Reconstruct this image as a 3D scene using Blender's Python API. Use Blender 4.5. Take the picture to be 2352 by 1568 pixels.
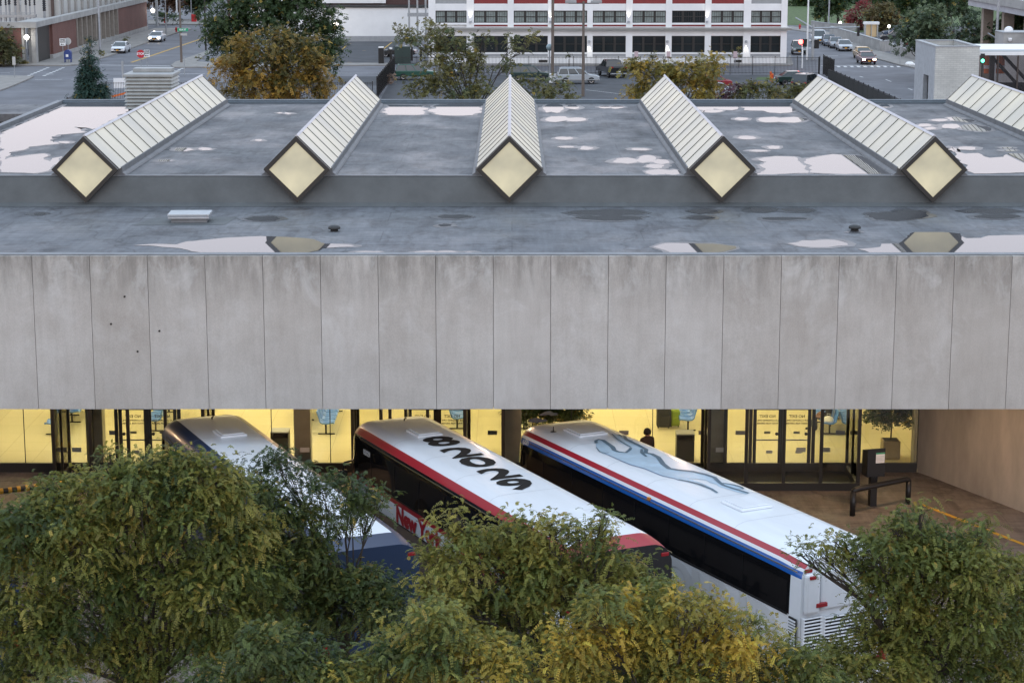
import bpy, math, random
import numpy as np
from mathutils import Vector, Matrix
R=math.radians
for o in list(bpy.data.objects): bpy.data.objects.remove(o)
SC=bpy.context.scene; COL=SC.collection
# ---------------- camera, sky, light, exposure ----------------
cd=bpy.data.cameras.new('camera'); cam=bpy.data.objects.new('camera',cd); COL.objects.link(cam)
cd.sensor_width=36; cd.lens=4800/2352*36; cd.clip_start=.5; cd.clip_end=4000
cam.location=(0,0,17.5); cam.rotation_euler=(R(90-11.5),0,0); SC.camera=cam
W=bpy.data.worlds.new('World'); SC.world=W; W.use_nodes=True
wn=W.node_tree.nodes; wl=W.node_tree.links; wn.clear()
sky=wn.new('ShaderNodeTexSky'); sky.sky_type='NISHITA'; sky.sun_disc=False
sky.sun_elevation=R(8); sky.sun_rotation=R(195); sky.air_density=1.0; sky.dust_density=1.0; sky.ozone_density=2.0
# thin even cloud over the dusk sky: bright lilac toward the far horizon (where the sun has gone), bluer overhead
tc=wn.new('ShaderNodeTexCoord'); sp=wn.new('ShaderNodeSeparateXYZ'); wl.new(tc.outputs['Generated'],sp.inputs[0])
cr=wn.new('ShaderNodeValToRGB'); e=cr.color_ramp.elements; e[0].position=.1; e[0].color=(5.05,4.6,4.98,1); e[1].position=.6; e[1].color=(4.3,5.2,6.3,1)
wl.new(sp.outputs[2],cr.inputs[0])
my=wn.new('ShaderNodeMapRange'); my.inputs['From Min'].default_value=-1; my.inputs['From Max'].default_value=1; my.inputs['To Min'].default_value=1.4; my.inputs['To Max'].default_value=1.36; wl.new(sp.outputs[1],my.inputs[0])
vm=wn.new('ShaderNodeVectorMath'); vm.operation='SCALE'; wl.new(cr.outputs[0],vm.inputs[0]); wl.new(my.outputs[0],vm.inputs['Scale'])
mx=wn.new('ShaderNodeMix'); mx.data_type='RGBA'; mx.inputs[0].default_value=.85
wl.new(sky.outputs[0],mx.inputs[6]); wl.new(vm.outputs[0],mx.inputs[7])
wb=wn.new('ShaderNodeBackground'); wb.inputs['Strength'].default_value=.12
wo=wn.new('ShaderNodeOutputWorld'); wl.new(mx.outputs[2],wb.inputs[0]); wl.new(wb.outputs[0],wo.inputs[0])
sd=bpy.data.lights.new('sun','SUN'); sun=bpy.data.objects.new('sun',sd); COL.objects.link(sun)
sd.energy=.22; sd.angle=R(50); sd.color=(1,.9,.82)
sun.rotation_euler=(R(75),0,R(15))
SC.view_settings.view_transform='Standard'; SC.view_settings.look='None'; SC.view_settings.exposure=0.78; SC.view_settings.gamma=1
cy=SC.cycles; cy.max_bounces=6; cy.transparent_max_bounces=12; cy.glossy_bounces=4; cy.diffuse_bounces=3; cy.sample_clamp_indirect=4; cy.caustics_reflective=False; cy.caustics_refractive=False

# ---------------- pixel <-> world helpers (2352 px wide photo coordinates) ----------------
F=4800.;PT=R(11.5);H=17.5
def _ray(x,y):
    dx=x-1176.; dy=784.-y
    return dx,F*math.cos(PT)+dy*math.sin(PT),-F*math.sin(PT)+dy*math.cos(PT)
def G(x,y,h=0.):
    a,b,c=_ray(x,y); t=(h-H)/c
    return (a*t,b*t,h)
def V(x,y,Y):
    a,b,c=_ray(x,y); t=Y/b
    return (a*t,Y,H+c*t)
# ---------------- materials ----------------
MT={}
def mat(name,col,rough=.6,metal=0,var=.12,scale=3.,bump=0.,emit=None,es=0,spec=.5,coat=0,stretch=(1,1,1),coord='Object',dark=None):
    if name in MT: return MT[name]
    m=bpy.data.materials.new(name); m.use_nodes=True; n=m.node_tree.nodes; l=m.node_tree.links; b=n['Principled BSDF']
    b.inputs['Roughness'].default_value=rough; b.inputs['Metallic'].default_value=metal
    b.inputs['Specular IOR Level'].default_value=spec
    if coat: b.inputs['Coat Weight'].default_value=coat; b.inputs['Coat Roughness'].default_value=.05
    c=(*col,1)
    b.inputs['Base Color'].default_value=c
    if var>0:
        tc=n.new('ShaderNodeTexCoord'); mp=n.new('ShaderNodeMapping'); mp.inputs['Scale'].default_value=stretch
        nz=n.new('ShaderNodeTexNoise'); nz.inputs['Scale'].default_value=scale; nz.inputs['Detail'].default_value=6; nz.inputs['Roughness'].default_value=.62
        l.new(tc.outputs[coord],mp.inputs[0]); l.new(mp.outputs[0],nz.inputs[0])
        rp=n.new('ShaderNodeValToRGB'); e=rp.color_ramp.elements
        d=dark or tuple(max(0,v*(1-var*1.6)) for v in col); u=tuple(min(1,v*(1+var)) for v in col)
        e[0].position=.3; e[1].position=.7; e[0].color=(*d,1); e[1].color=(*u,1)
        l.new(nz.outputs[0],rp.inputs[0]); l.new(rp.outputs[0],b.inputs['Base Color'])
        if bump>0:
            bp=n.new('ShaderNodeBump'); bp.inputs['Strength'].default_value=bump; bp.inputs['Distance'].default_value=.02
            n2=n.new('ShaderNodeTexNoise'); n2.inputs['Scale'].default_value=scale*8; n2.inputs['Detail'].default_value=4
            l.new(mp.outputs[0],n2.inputs[0]); l.new(n2.outputs[0],bp.inputs['Height']); l.new(bp.outputs[0],b.inputs['Normal'])
    if emit: b.inputs['Emission Color'].default_value=(*emit,1); b.inputs['Emission Strength'].default_value=es
    MT[name]=m; return m
def nodes(m): return m.node_tree.nodes,m.node_tree.links,m.node_tree.nodes['Principled BSDF']
def glassy(name,tint,alpha,rough=.03):
    "thin pane: part see-through, part mirror"
    if name in MT: return MT[name]
    m=bpy.data.materials.new(name); m.use_nodes=True; n=m.node_tree.nodes; l=m.node_tree.links; n.clear()
    o=n.new('ShaderNodeOutputMaterial'); mx=n.new('ShaderNodeMixShader'); t=n.new('ShaderNodeBsdfTransparent'); t.inputs[0].default_value=(*tint,1)
    g=n.new('ShaderNodeBsdfGlossy'); g.inputs['Roughness'].default_value=rough; fr=n.new('ShaderNodeFresnel'); fr.inputs[0].default_value=1.45
    mm=n.new('ShaderNodeMath'); mm.operation='MULTIPLY_ADD'; mm.inputs[1].default_value=1; mm.inputs[2].default_value=alpha
    l.new(fr.outputs[0],mm.inputs[0]); l.new(mm.outputs[0],mx.inputs[0]); l.new(t.outputs[0],mx.inputs[1]); l.new(g.outputs[0],mx.inputs[2]); l.new(mx.outputs[0],o.inputs[0])
    MT[name]=m; return m
# ---------------- mesh builder ----------------
class MB:
    def __init__(s): s.v=[];s.f=[];s.m=[]
    def add(s,vs,fs,mi=0):
        b=len(s.v); s.v+= [tuple(v) for v in vs]; s.f+=[tuple(b+i for i in f) for f in fs]; s.m+=[mi]*len(fs); return s
    def box(s,c,d,rz=0,mi=0,tap=1.,ry=0):
        x,y,z=[v/2 for v in d]; P=[]
        for k,(i,j) in ((-1,(-1,-1)),(-1,(1,-1)),(-1,(1,1)),(-1,(-1,1)),(1,(-1,-1)),(1,(1,-1)),(1,(1,1)),(1,(-1,1))):
            t=tap if k>0 else 1; P.append(Vector((i*x*t,j*y*t,k*z)))
        M=Matrix.Rotation(rz,3,'Z')@Matrix.Rotation(ry,3,'Y')
        return s.add([M@p+Vector(c) for p in P],[(3,2,1,0),(4,5,6,7),(0,1,5,4),(1,2,6,5),(2,3,7,6),(3,0,4,7)],mi)
    def bb(s,x0,x1,y0,y1,z0,z1,mi=0): return s.box(((x0+x1)/2,(y0+y1)/2,(z0+z1)/2),(x1-x0,y1-y0,z1-z0),0,mi)
    def prism(s,poly,z0,z1,mi=0):
        n=len(poly); vs=[(*p[:2],z0) for p in poly]+[(*p[:2],z1) for p in poly]
        a=sum(poly[i][0]*poly[(i+1)%n][1]-poly[(i+1)%n][0]*poly[i][1] for i in range(n))
        fs=[tuple(range(n-1,-1,-1)),tuple(range(n,2*n))]+[(i,(i+1)%n,n+(i+1)%n,n+i) for i in range(n)]
        if a<0: fs=[tuple(reversed(f)) for f in fs]
        return s.add(vs,fs,mi)
    def xz(s,poly,y0,y1,mi=0,tap=0):
        "profile in x,z extruded along y"
        n=len(poly); vs=[(p[0],y0,p[1]) for p in poly]+[(p[0],y1,p[1]) for p in poly]
        a=sum(poly[i][0]*poly[(i+1)%n][1]-poly[(i+1)%n][0]*poly[i][1] for i in range(n))
        fs=[tuple(range(n)),tuple(range(2*n-1,n-1,-1))]+[((i+1)%n,i,n+i,n+(i+1)%n) for i in range(n)]
        if a<0: fs=[tuple(reversed(f)) for f in fs]
        return s.add(vs,fs,mi)
    def tube(s,pts,r,n=8,mi=0,cap=True):
        pts=[Vector(p) for p in pts]; rs=r if isinstance(r,(list,tuple)) else [r]*len(pts); vs=[];fs=[]
        for i,p in enumerate(pts):
            d=(pts[min(i+1,len(pts)-1)]-pts[max(i-1,0)])
            d=d.normalized() if d.length>1e-9 else Vector((0,0,1))
            u=d.cross(Vector((0,0,1)))
            if u.length<.05: u=d.cross(Vector((1,0,0)))
            u.normalize(); w=d.cross(u)
            for k in range(n):
                a=2*math.pi*k/n; vs.append(p+(u*math.cos(a)+w*math.sin(a))*rs[i])
        for i in range(len(pts)-1):
            for k in range(n):
                a=i*n+k;b=i*n+(k+1)%n; fs.append((a,a+n,b+n,b))
        if cap: fs.append(tuple(range(n))); fs.append(tuple((len(pts)-1)*n+k for k in range(n-1,-1,-1)))
        return s.add(vs,fs,mi)
    def lathe(s,prof,c=(0,0,0),n=16,mi=0,axis='Z'):
        vs=[];fs=[]
        for r,z in prof:
            for k in range(n):
                a=2*math.pi*k/n; p=(r*math.cos(a),r*math.sin(a),z)
                if axis=='Y': p=(p[0],p[2],p[1])
                if axis=='X': p=(p[2],p[0],p[1])
                vs.append((p[0]+c[0],p[1]+c[1],p[2]+c[2]))
        for i in range(len(prof)-1):
            for k in range(n): fs.append((i*n+k,i*n+(k+1)%n,(i+1)*n+(k+1)%n,(i+1)*n+k))
        fs.append(tuple(range(n-1,-1,-1))); fs.append(tuple((len(prof)-1)*n+k for k in range(n)))
        return s.add(vs,fs,mi)
    def quad(s,a,b,c,d,mi=0): return s.add([a,b,c,d],[(0,1,2,3)],mi)
    def build(s,name,mats,parent=None,loc=None,rz=0,smooth=False,bevel=0):
        me=bpy.data.meshes.new(name); me.from_pydata(s.v,[],s.f)
        if not isinstance(mats,(list,tuple)): mats=[mats]
        for m in mats: me.materials.append(m)
        if len(mats)>1: me.polygons.foreach_set('material_index',s.m)
        if smooth: me.polygons.foreach_set('use_smooth',[True]*len(s.f))
        me.update(); o=bpy.data.objects.new(name,me); COL.objects.link(o)
        if parent: o.parent=parent
        if loc: o.location=loc
        if rz: o.rotation_euler.z=rz
        if bevel:
            b=o.modifiers.new('bevel','BEVEL'); b.width=bevel; b.segments=2; b.limit_method='ANGLE'; b.angle_limit=R(40)
        return o
def mark(o,label=None,cat=None,group=None,kind=None):
    if label: o['label']=label
    if cat: o['category']=cat
    if group: o['group']=group
    if kind: o['kind']=kind
    return o
def thing(name,label,cat,loc=(0,0,0),rz=0,group=None):
    o=bpy.data.objects.new(name,None); COL.objects.link(o); o.location=loc; o.rotation_euler.z=rz; o.empty_display_size=.2
    return mark(o,label,cat,group)
def struct(name,mb,m,**k): return mark(mb.build(name,m,**k),kind='structure')
def dup(root,loc=None,rz=None,label=None,group=None,scale=None):
    def cp(o,par):
        c=o.copy(); COL.objects.link(c)
        if par: c.parent=par
        for ch in kids.get(o.name,[]): cp(ch,c)
        return c
    kids={}
    for o in list(root.children_recursive): kids.setdefault(o.parent.name,[]).append(o)
    r=cp(root,None)
    if loc is not None: r.location=loc
    if rz is not None: r.rotation_euler.z=rz
    if scale is not None: r.scale=(scale,)*3 if not isinstance(scale,tuple) else scale
    if label: r['label']=label
    if group: r['group']=group
    return r
def text_mb(body,size,bold=0.,align='CENTER'):
    c=bpy.data.curves.new('t','FONT'); c.body=body; c.size=size; c.align_x=align; c.align_y='CENTER'; c.offset=bold; c.resolution_u=3; c.space_line=.9
    o=bpy.data.objects.new('t',c); COL.objects.link(o); bpy.context.view_layer.update()
    me=o.to_mesh(); vs=[tuple(v.co) for v in me.vertices]; fs=[tuple(p.vertices) for p in me.polygons]
    o.to_mesh_clear(); bpy.data.objects.remove(o); bpy.data.curves.remove(c)
    return vs,fs
def put_text(mb,body,size,org,ux,uy,bold=0.,mi=0,align='CENTER',sx=1.):
    vs,fs=text_mb(body,size,bold,align); ux=Vector(ux);uy=Vector(uy);org=Vector(org)
    mb.add([org+ux*(v[0]*sx)+uy*v[1] for v in vs],fs,mi); return mb
rnd=random.Random(7)
# ---------------- materials ----------------
M_asph=mat('asphalt',(.13,.132,.148),.75,var=.22,scale=.25,bump=.3)
M_asph2=mat('asphalt_lot',(.055,.058,.066),.8,var=.25,scale=.35,bump=.3)
M_walk=mat('pavement_concrete',(.255,.24,.225),.85,var=.15,scale=.8,bump=.2)
M_drive0=mat('driveway_concrete',(.17,.145,.13),.55,var=.38,scale=.5,bump=.25,stretch=(1,.45,1))
M_paint=mat('road_paint',(.62,.62,.62),.7,var=.3,scale=6)
M_ypaint=mat('yellow_paint',(.62,.36,.03),.6,var=.15,scale=6)
M_grass=mat('grass',(.075,.12,.035),.9,var=.35,scale=1.5,bump=.5)
M_black=mat('black_metal',(.012,.012,.013),.38,var=0)
M_dark=mat('dark_frame',(.018,.017,.016),.45,var=0)
M_white=mat('white_paint',(.84,.84,.84),.6,var=.05,scale=.6)
M_wallw=mat('white_render',(.84,.84,.84),.8,var=.05,scale=.4,bump=.1)
M_grey=mat('grey_paint',(.33,.34,.35),.6,var=.08)
M_steel=mat('galvanised_steel',(.38,.40,.42),.45,.6,var=.12,scale=4)
M_alu=mat('aluminium',(.42,.44,.47),.4,.5,var=.1)
M_conc=mat('concrete',(.36,.355,.345),.85,var=.15,scale=.7,bump=.3)
M_conc2=mat('tan_concrete',(.43,.395,.35),.8,var=.25,scale=.6,bump=.3,stretch=(1,1,.3))  # warm tan concrete with upright mottling
M_rubber=mat('rubber',(.018,.018,.019),.8,var=0)
M_chrome=mat('chrome',(.6,.6,.62),.2,.9,var=0)
M_carglass=mat('car_glass',(.02,.026,.03),.06,var=0,spec=.8)
M_red=mat('red_lens',(.30,.012,.018),.25,var=0)
M_amber=mat('amber_lens',(.6,.2,.02),.3,var=0)
M_lens=mat('clear_lens',(.6,.62,.65),.15,var=0)
M_wood=mat('pole_wood',(.16,.13,.11),.85,var=.2,scale=3,stretch=(4,4,.4))
M_bark=mat('bark',(.055,.045,.038),.9,var=.3,scale=6,bump=.5,stretch=(1,1,.3))
M_stop=mat('sign_red',(.5,.015,.03),.4,var=0)
M_signw=mat('sign_white',(.78,.79,.8),.4,var=0)
M_signb=mat('sign_back',(.42,.44,.45),.4,.5,var=0)
M_signg=mat('sign_green',(.02,.32,.16),.4,var=0)
M_ink=mat('sign_ink',(.02,.02,.02),.5,var=0)
M_orange=mat('safety_orange',(.75,.16,.02),.5,var=0)
M_hyd=mat('hydrant_red',(.42,.02,.02),.4,var=0)
def brick(name,c1,c2,mortar,sc=1.,bw=.22,bh=.07,rough=.85,vert=False):
    m=mat(name,c1,rough,var=0); n,l,b=nodes(m)
    tc=n.new('ShaderNodeTexCoord'); mp=n.new('ShaderNodeMapping'); geo=n.new('ShaderNodeNewGeometry'); sx=n.new('ShaderNodeSeparateXYZ'); l.new(tc.outputs['Object'],sx.inputs[0])
    ad=n.new('ShaderNodeMath'); ad.operation='ADD'; l.new(sx.outputs[0],ad.inputs[0]); l.new(sx.outputs[1],ad.inputs[1])
    cb=n.new('ShaderNodeCombineXYZ'); l.new(ad.outputs[0],cb.inputs[0]); l.new(sx.outputs[2],cb.inputs[1])
    br=n.new('ShaderNodeTexBrick'); br.inputs['Scale'].default_value=sc; br.inputs['Brick Width'].default_value=bw; br.inputs['Row Height'].default_value=bh; br.inputs['Mortar Size'].default_value=.008
    br.inputs['Color1'].default_value=(*c1,1); br.inputs['Color2'].default_value=(*c2,1); br.inputs['Mortar'].default_value=(*mortar,1)
    l.new(cb.outputs[0],br.inputs[0])
    nz=n.new('ShaderNodeTexNoise'); nz.inputs['Scale'].default_value=.6; nz.inputs['Detail'].default_value=6; l.new(tc.outputs['Object'],nz.inputs[0])
    mx=n.new('ShaderNodeMix'); mx.data_type='RGBA'; mx.blend_type='MULTIPLY'; mx.inputs[0].default_value=.5
    rp=n.new('ShaderNodeValToRGB'); rp.color_ramp.elements[0].position=.3; rp.color_ramp.elements[1].position=.65; rp.color_ramp.elements[0].color=(.6,.6,.6,1); l.new(nz.outputs[0],rp.inputs[0])
    l.new(br.outputs[0],mx.inputs[6]); l.new(rp.outputs[0],mx.inputs[7]); l.new(mx.outputs[2],b.inputs['Base Color']); return m
M_brick=brick('red_brick',(.20,.08,.06),(.15,.06,.05),(.15,.11,.10))
M_brickd=brick('brown_brick',(.10,.045,.04),(.075,.035,.03),(.1,.08,.08))
M_brickw=brick('white_block',(.60,.60,.56),(.53,.53,.50),(.4,.4,.38),bw=.4,bh=.13)

def fascia_mat():
    m=mat('precast_fascia',(.36,.345,.33),.85,var=0); n,l,b=nodes(m)
    tc=n.new('ShaderNodeTexCoord'); oi=n.new('ShaderNodeObjectInfo'); s=n.new('ShaderNodeSeparateXYZ'); l.new(tc.outputs['Object'],s.inputs[0])
    of=n.new('ShaderNodeVectorMath'); of.operation='ADD'; mul=n.new('ShaderNodeVectorMath'); mul.operation='SCALE'; mul.inputs[0].default_value=(37,19,71)
    l.new(oi.outputs['Random'],mul.inputs['Scale']); l.new(tc.outputs['Object'],of.inputs[0]); l.new(mul.outputs[0],of.inputs[1])
    def noise(sc,st,det=6,ro=.6,dist=0):
        mp=n.new('ShaderNodeMapping'); mp.inputs['Scale'].default_value=st; l.new(of.outputs[0],mp.inputs[0])
        z=n.new('ShaderNodeTexNoise'); z.inputs['Scale'].default_value=sc; z.inputs['Detail'].default_value=det; z.inputs['Roughness'].default_value=ro; z.inputs['Distortion'].default_value=dist; l.new(mp.outputs[0],z.inputs[0]); return z.outputs[0]
    def ramp(src,a,b_,ca,cb_):
        r=n.new('ShaderNodeValToRGB'); e=r.color_ramp.elements; e[0].position=a;e[1].position=b_;e[0].color=(*ca,1);e[1].color=(*cb_,1); l.new(src,r.inputs[0]); return r.outputs[0]
    def mix(f,a,b_,bt='MIX'):
        x=n.new('ShaderNodeMix'); x.data_type='RGBA'; x.blend_type=bt
        if isinstance(f,float): x.inputs[0].default_value=f
        else: l.new(f,x.inputs[0])
        l.new(a,x.inputs[6]); l.new(b_,x.inputs[7]); return x.outputs[2]
    base=ramp(noise(1.1,(1,1,1),8,.6),.32,.68,(.425,.395,.36),(.495,.47,.435))
    rb=ramp(oi.outputs['Random'],0,1,(.94,.93,.925),(1.03,1.03,1.04)); base=mix(1.,base,rb,'MULTIPLY')
    streak=ramp(noise(5.,(1,1,.12),5,.7),.42,.66,(1,1,1),(.92,.915,.91)); base=mix(1.,base,streak,'MULTIPLY')
    fine=ramp(noise(40.,(1,1,1),3,.7),.3,.7,(.88,.88,.88),(1.1,1.1,1.1)); base=mix(1.,base,fine,'MULTIPLY')
    # weathering band near the top edge (z local: panel origin at base, top 4.13)
    top=n.new('ShaderNodeMapRange'); top.inputs['From Min'].default_value=2.7; top.inputs['From Max'].default_value=4.13; l.new(s.outputs[2],top.inputs[0])
    st=n.new('ShaderNodeMath'); st.operation='MULTIPLY'; l.new(top.outputs[0],st.inputs[0]); l.new(ramp(noise(2.2,(1.6,1,.35),7,.7),.36,.62,(0,0,0),(1,1,1)),st.inputs[1])
    dk=n.new('ShaderNodeRGB'); dk.outputs[0].default_value=(.22,.205,.185,1)
    s2=n.new('ShaderNodeMath'); s2.operation='MULTIPLY'; s2.inputs[1].default_value=.95; l.new(st.outputs[0],s2.inputs[0]); base=mix(s2.outputs[0],base,dk.outputs[0])
    # pale bloom blotches, more near the top
    t2=n.new('ShaderNodeMapRange'); t2.inputs['From Min'].default_value=.2; t2.inputs['From Max'].default_value=4.; t2.inputs['To Min'].default_value=.25; l.new(s.outputs[2],t2.inputs[0])
    w=n.new('ShaderNodeMath'); w.operation='MULTIPLY'; l.new(t2.outputs[0],w.inputs[0]); l.new(ramp(noise(1.0,(1,1,.8),10,.74,.5),.52,.70,(0,0,0),(.6,.6,.6)),w.inputs[1])
    pl=n.new('ShaderNodeRGB'); pl.outputs[0].default_value=(.60,.595,.58,1); base=mix(w.outputs[0],base,pl.outputs[0])
    l.new(base,b.inputs['Base Color'])
    bp=n.new('ShaderNodeBump'); bp.inputs['Strength'].default_value=.25; bp.inputs['Distance'].default_value=.01; l.new(noise(60.,(1,1,1)),bp.inputs['Height']); l.new(bp.outputs[0],b.inputs['Normal'])
    return m
M_fascia=fascia_mat()
def roof_mat(name,c0,c1,seed):
    m=mat(name,c0,.5,var=0); n,l,b=nodes(m)
    tc=n.new('ShaderNodeTexCoord')
    def noise(sc,st,det=7,ro=.65,dist=0):
        mp=n.new('ShaderNodeMapping'); mp.inputs['Scale'].default_value=st; mp.inputs['Location'].default_value=(seed*13,seed*5,0); l.new(tc.outputs['Object'],mp.inputs[0])
        z=n.new('ShaderNodeTexNoise'); z.inputs['Scale'].default_value=sc; z.inputs['Detail'].default_value=det; z.inputs['Roughness'].default_value=ro; z.inputs['Distortion'].default_value=dist; l.new(mp.outputs[0],z.inputs[0]); return z.outputs[0]
    def ramp(src,a,b_,ca,cb_):
        r=n.new('ShaderNodeValToRGB'); e=r.color_ramp.elements; e[0].position=a;e[1].position=b_;e[0].color=(*ca,1);e[1].color=(*cb_,1); l.new(src,r.inputs[0]); return r.outputs[0]
    def mul(a,b_):
        x=n.new('ShaderNodeMix'); x.data_type='RGBA'; x.blend_type='MULTIPLY'; x.inputs[0].default_value=1.; l.new(a,x.inputs[6]); l.new(b_,x.inputs[7]); return x.outputs[2]
    base=ramp(noise(.35,(1,1,1)),.3,.7,c0,c1)
    base=mul(base,ramp(noise(1.1,(1,.5,1),6,.7,.5),.38,.50,(.62,.60,.60),(1,1,1)))
    base=mul(base,ramp(noise(2.5,(.25,2.5,1),5,.7),.3,.7,(.76,.76,.76),(1.2,1.2,1.2)))
    base=mul(base,ramp(noise(2.5,(2.5,.2,1),5,.7),.3,.7,(.80,.79,.80),(1.16,1.16,1.16)))
    # tide marks of dried puddles
    v=n.new('ShaderNodeTexVoronoi'); v.feature='DISTANCE_TO_EDGE'; v.inputs['Scale'].default_value=.28
    wv=n.new('ShaderNodeVectorMath'); wv.operation='MULTIPLY_ADD'; wv.inputs[1].default_value=(1.6,1.6,1.6)
    nz=n.new('ShaderNodeTexNoise'); nz.inputs['Scale'].default_value=.9; nz.inputs['Detail'].default_value=5; l.new(tc.outputs['Object'],nz.inputs[0]); l.new(nz.outputs[1],wv.inputs[0]); l.new(tc.outputs['Object'],wv.inputs[2]); l.new(wv.outputs[0],v.inputs[0])
    base=mul(base,ramp(v.outputs[0],.0,.018,(.6,.59,.58),(1,1,1)))
    # membrane seams
    br=n.new('ShaderNodeTexBrick'); br.inputs['Scale'].default_value=1; br.inputs['Brick Width'].default_value=7.3; br.inputs['Row Height'].default_value=1.9; br.inputs['Mortar Size'].default_value=.02
    for k,c in (('Color1',(1,1,1,1)),('Color2',(.87,.87,.9,1)),('Mortar',(.66,.66,.68,1))): br.inputs[k].default_value=c
    l.new(tc.outputs['Object'],br.inputs[0]); base=mul(base,br.outputs[0])
    l.new(base,b.inputs['Base Color'])
    rr=n.new('ShaderNodeMapRange'); rr.inputs['To Min'].default_value=.42; rr.inputs['To Max'].default_value=.8; rr.inputs['From Min'].default_value=.35; rr.inputs['From Max'].default_value=.65; l.new(noise(.5,(1,.6,1)),rr.inputs[0]); l.new(rr.outputs[0],b.inputs['Roughness'])
    bp=n.new('ShaderNodeBump'); bp.inputs['Strength'].default_value=.3; bp.inputs['Distance'].default_value=.01; l.new(noise(25,(1,1,1)),bp.inputs['Height']); l.new(bp.outputs[0],b.inputs['Normal'])
    return m
M_roof=roof_mat('roof_membrane',(.108,.116,.125),(.155,.163,.176),1)
M_roof2=roof_mat('roof_membrane_upper',(.098,.10,.106),(.142,.147,.155),2)
M_drive=roof_mat('driveway_slab',(.165,.135,.115),(.26,.225,.195),3)
M_upst=mat('upstand_membrane',(.092,.10,.103),.65,var=.14,scale=1.2,bump=.2,stretch=(1,1,1))
M_flash=mat('roof_flashing',(.19,.20,.215),.55,var=.15,scale=2)
M_water=mat('water_film',(.08,.08,.085),.02,var=0,spec=.5)
M_water.node_tree.nodes['Principled BSDF'].inputs['IOR'].default_value=1.36
M_damp=mat('damp_membrane',(.085,.088,.095),.33,var=.35,scale=1.5)
# skylight glazing: opaque panels, emission stands in for hall light shining through
def glaze(name,col,es,noise_sc,ec=(1,.83,.42),lo=.35):
    m=mat(name,col,.3,var=0,spec=.5); n,l,b=nodes(m)
    tc=n.new('ShaderNodeTexCoord'); nz=n.new('ShaderNodeTexNoise'); nz.inputs['Scale'].default_value=noise_sc; nz.inputs['Detail'].default_value=3; l.new(tc.outputs['Object'],nz.inputs[0])
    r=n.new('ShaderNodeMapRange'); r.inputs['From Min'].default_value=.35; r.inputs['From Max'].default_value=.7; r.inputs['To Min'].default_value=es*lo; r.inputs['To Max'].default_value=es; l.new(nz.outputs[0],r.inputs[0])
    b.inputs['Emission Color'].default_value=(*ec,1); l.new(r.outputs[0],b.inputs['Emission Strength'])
    return m
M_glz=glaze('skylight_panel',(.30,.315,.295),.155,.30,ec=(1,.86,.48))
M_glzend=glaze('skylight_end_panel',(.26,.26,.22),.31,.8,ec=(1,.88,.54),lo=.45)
M_pane=glassy('hall_glass',(.97,.97,.93),.02)
M_floor=mat('hall_floor',(.80,.73,.46),.35,var=.05,scale=.8)
M_inwall=mat('hall_wall',(.6,.52,.3),.7,var=.05)
M_col=mat('clad_column',(.46,.44,.38),.5,var=.1)
M_shell=mat('blue_seat_shell',(.12,.30,.80),.3,var=0)
M_leafdk=mat('indoor_leaf',(.03,.06,.02),.5,var=0)

def tile_floor():
    n,l,b=nodes(M_floor); tc=n.new('ShaderNodeTexCoord'); br=n.new('ShaderNodeTexBrick'); br.offset=0; br.inputs['Scale'].default_value=1; br.inputs['Brick Width'].default_value=1.2; br.inputs['Row Height'].default_value=1.2; br.inputs['Mortar Size'].default_value=.008
    for k,c in (('Color1',(.80,.73,.46,1)),('Color2',(.75,.69,.43,1)),('Mortar',(.58,.52,.33,1))): br.inputs[k].default_value=c
    l.new(tc.outputs['Object'],br.inputs[0]); l.new(br.outputs[0],b.inputs['Base Color']); b.inputs['Roughness'].default_value=.22
tile_floor()
# ---------------- setting: ground, streets ----------------
YF=54.5; YG=65.0; ZL=8.70; ZU=9.6; FL=.12
mb=MB(); mb.quad((-1500,-300,0),(1500,-300,0),(1500,2500,0),(-1500,2500,0)); struct('ground',mb,M_asph)
# bus bay concrete slab
mb=MB(); mb.quad((-24,30,.006),(26,30,.006),(26,YG,.006),(-24,YG,.006)); struct('bus_bay_floor',mb,M_drive)
mb=MB()
for k in range(-3,5):
    x0=G(2115,1158)[0]+k*4.9-.06 if k!=0 else G(2115,1158)[0]
    y0=G(2115,1158)[1]; d=Vector((.458,-.889)); nn=Vector((.889,.458))*.075
    a=Vector((x0,y0)); b=a+d*13
    if k==0: mb.quad((*(a-nn),.012),(*(b-nn),.012),(*(b+nn),.012),(*(a+nn),.012))
struct('bay_line_marking',mb,M_ypaint)
# ---------------- bus terminal building ----------------
T=thing('bus_terminal','long low concrete bus terminal with skylight ridges on its flat roof and lit glazed hall','terminal building')
X0=V(1264.5,760,YF)[0]; PW=1.519
pm=MB(); pm.bb(-PW/2+.006,PW/2-.006,-.15,.15,0,4.13)
first=pm.build('fascia_panel',M_fascia,T,loc=(X0-PW*14.5,YF,4.6))
for k in range(-14,18):
    o=first if k==-14 else first.copy()
    if k>-14: COL.objects.link(o)
    o.location=(X0+PW*(k-.5),YF,4.6)
XL=X0-PW*15; XR=X0+PW*17
mb=MB(); mb.bb(XL,XR,YF+.155,YF+.3,4.64,8.6); mb.build('fascia_backing',M_conc,T)
mb=MB(); mb.bb(XL,XR,YF-.02,YF+.30,8.735,8.76); mb.build('coping',M_flash,T)
mb=MB(); mb.bb(XL,XR,YF+.3,YG+.1,4.7,4.95); mb.build('canopy_soffit',M_conc2,T)
mb=MB(); mb.quad((XL,YF+.30,ZL+.02),(XR,YF+.30,ZL+.02),(XR,64.3,ZL+.02),(XL,64.3,ZL+.02)); mb.build('lower_roof',M_roof,T)
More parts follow.
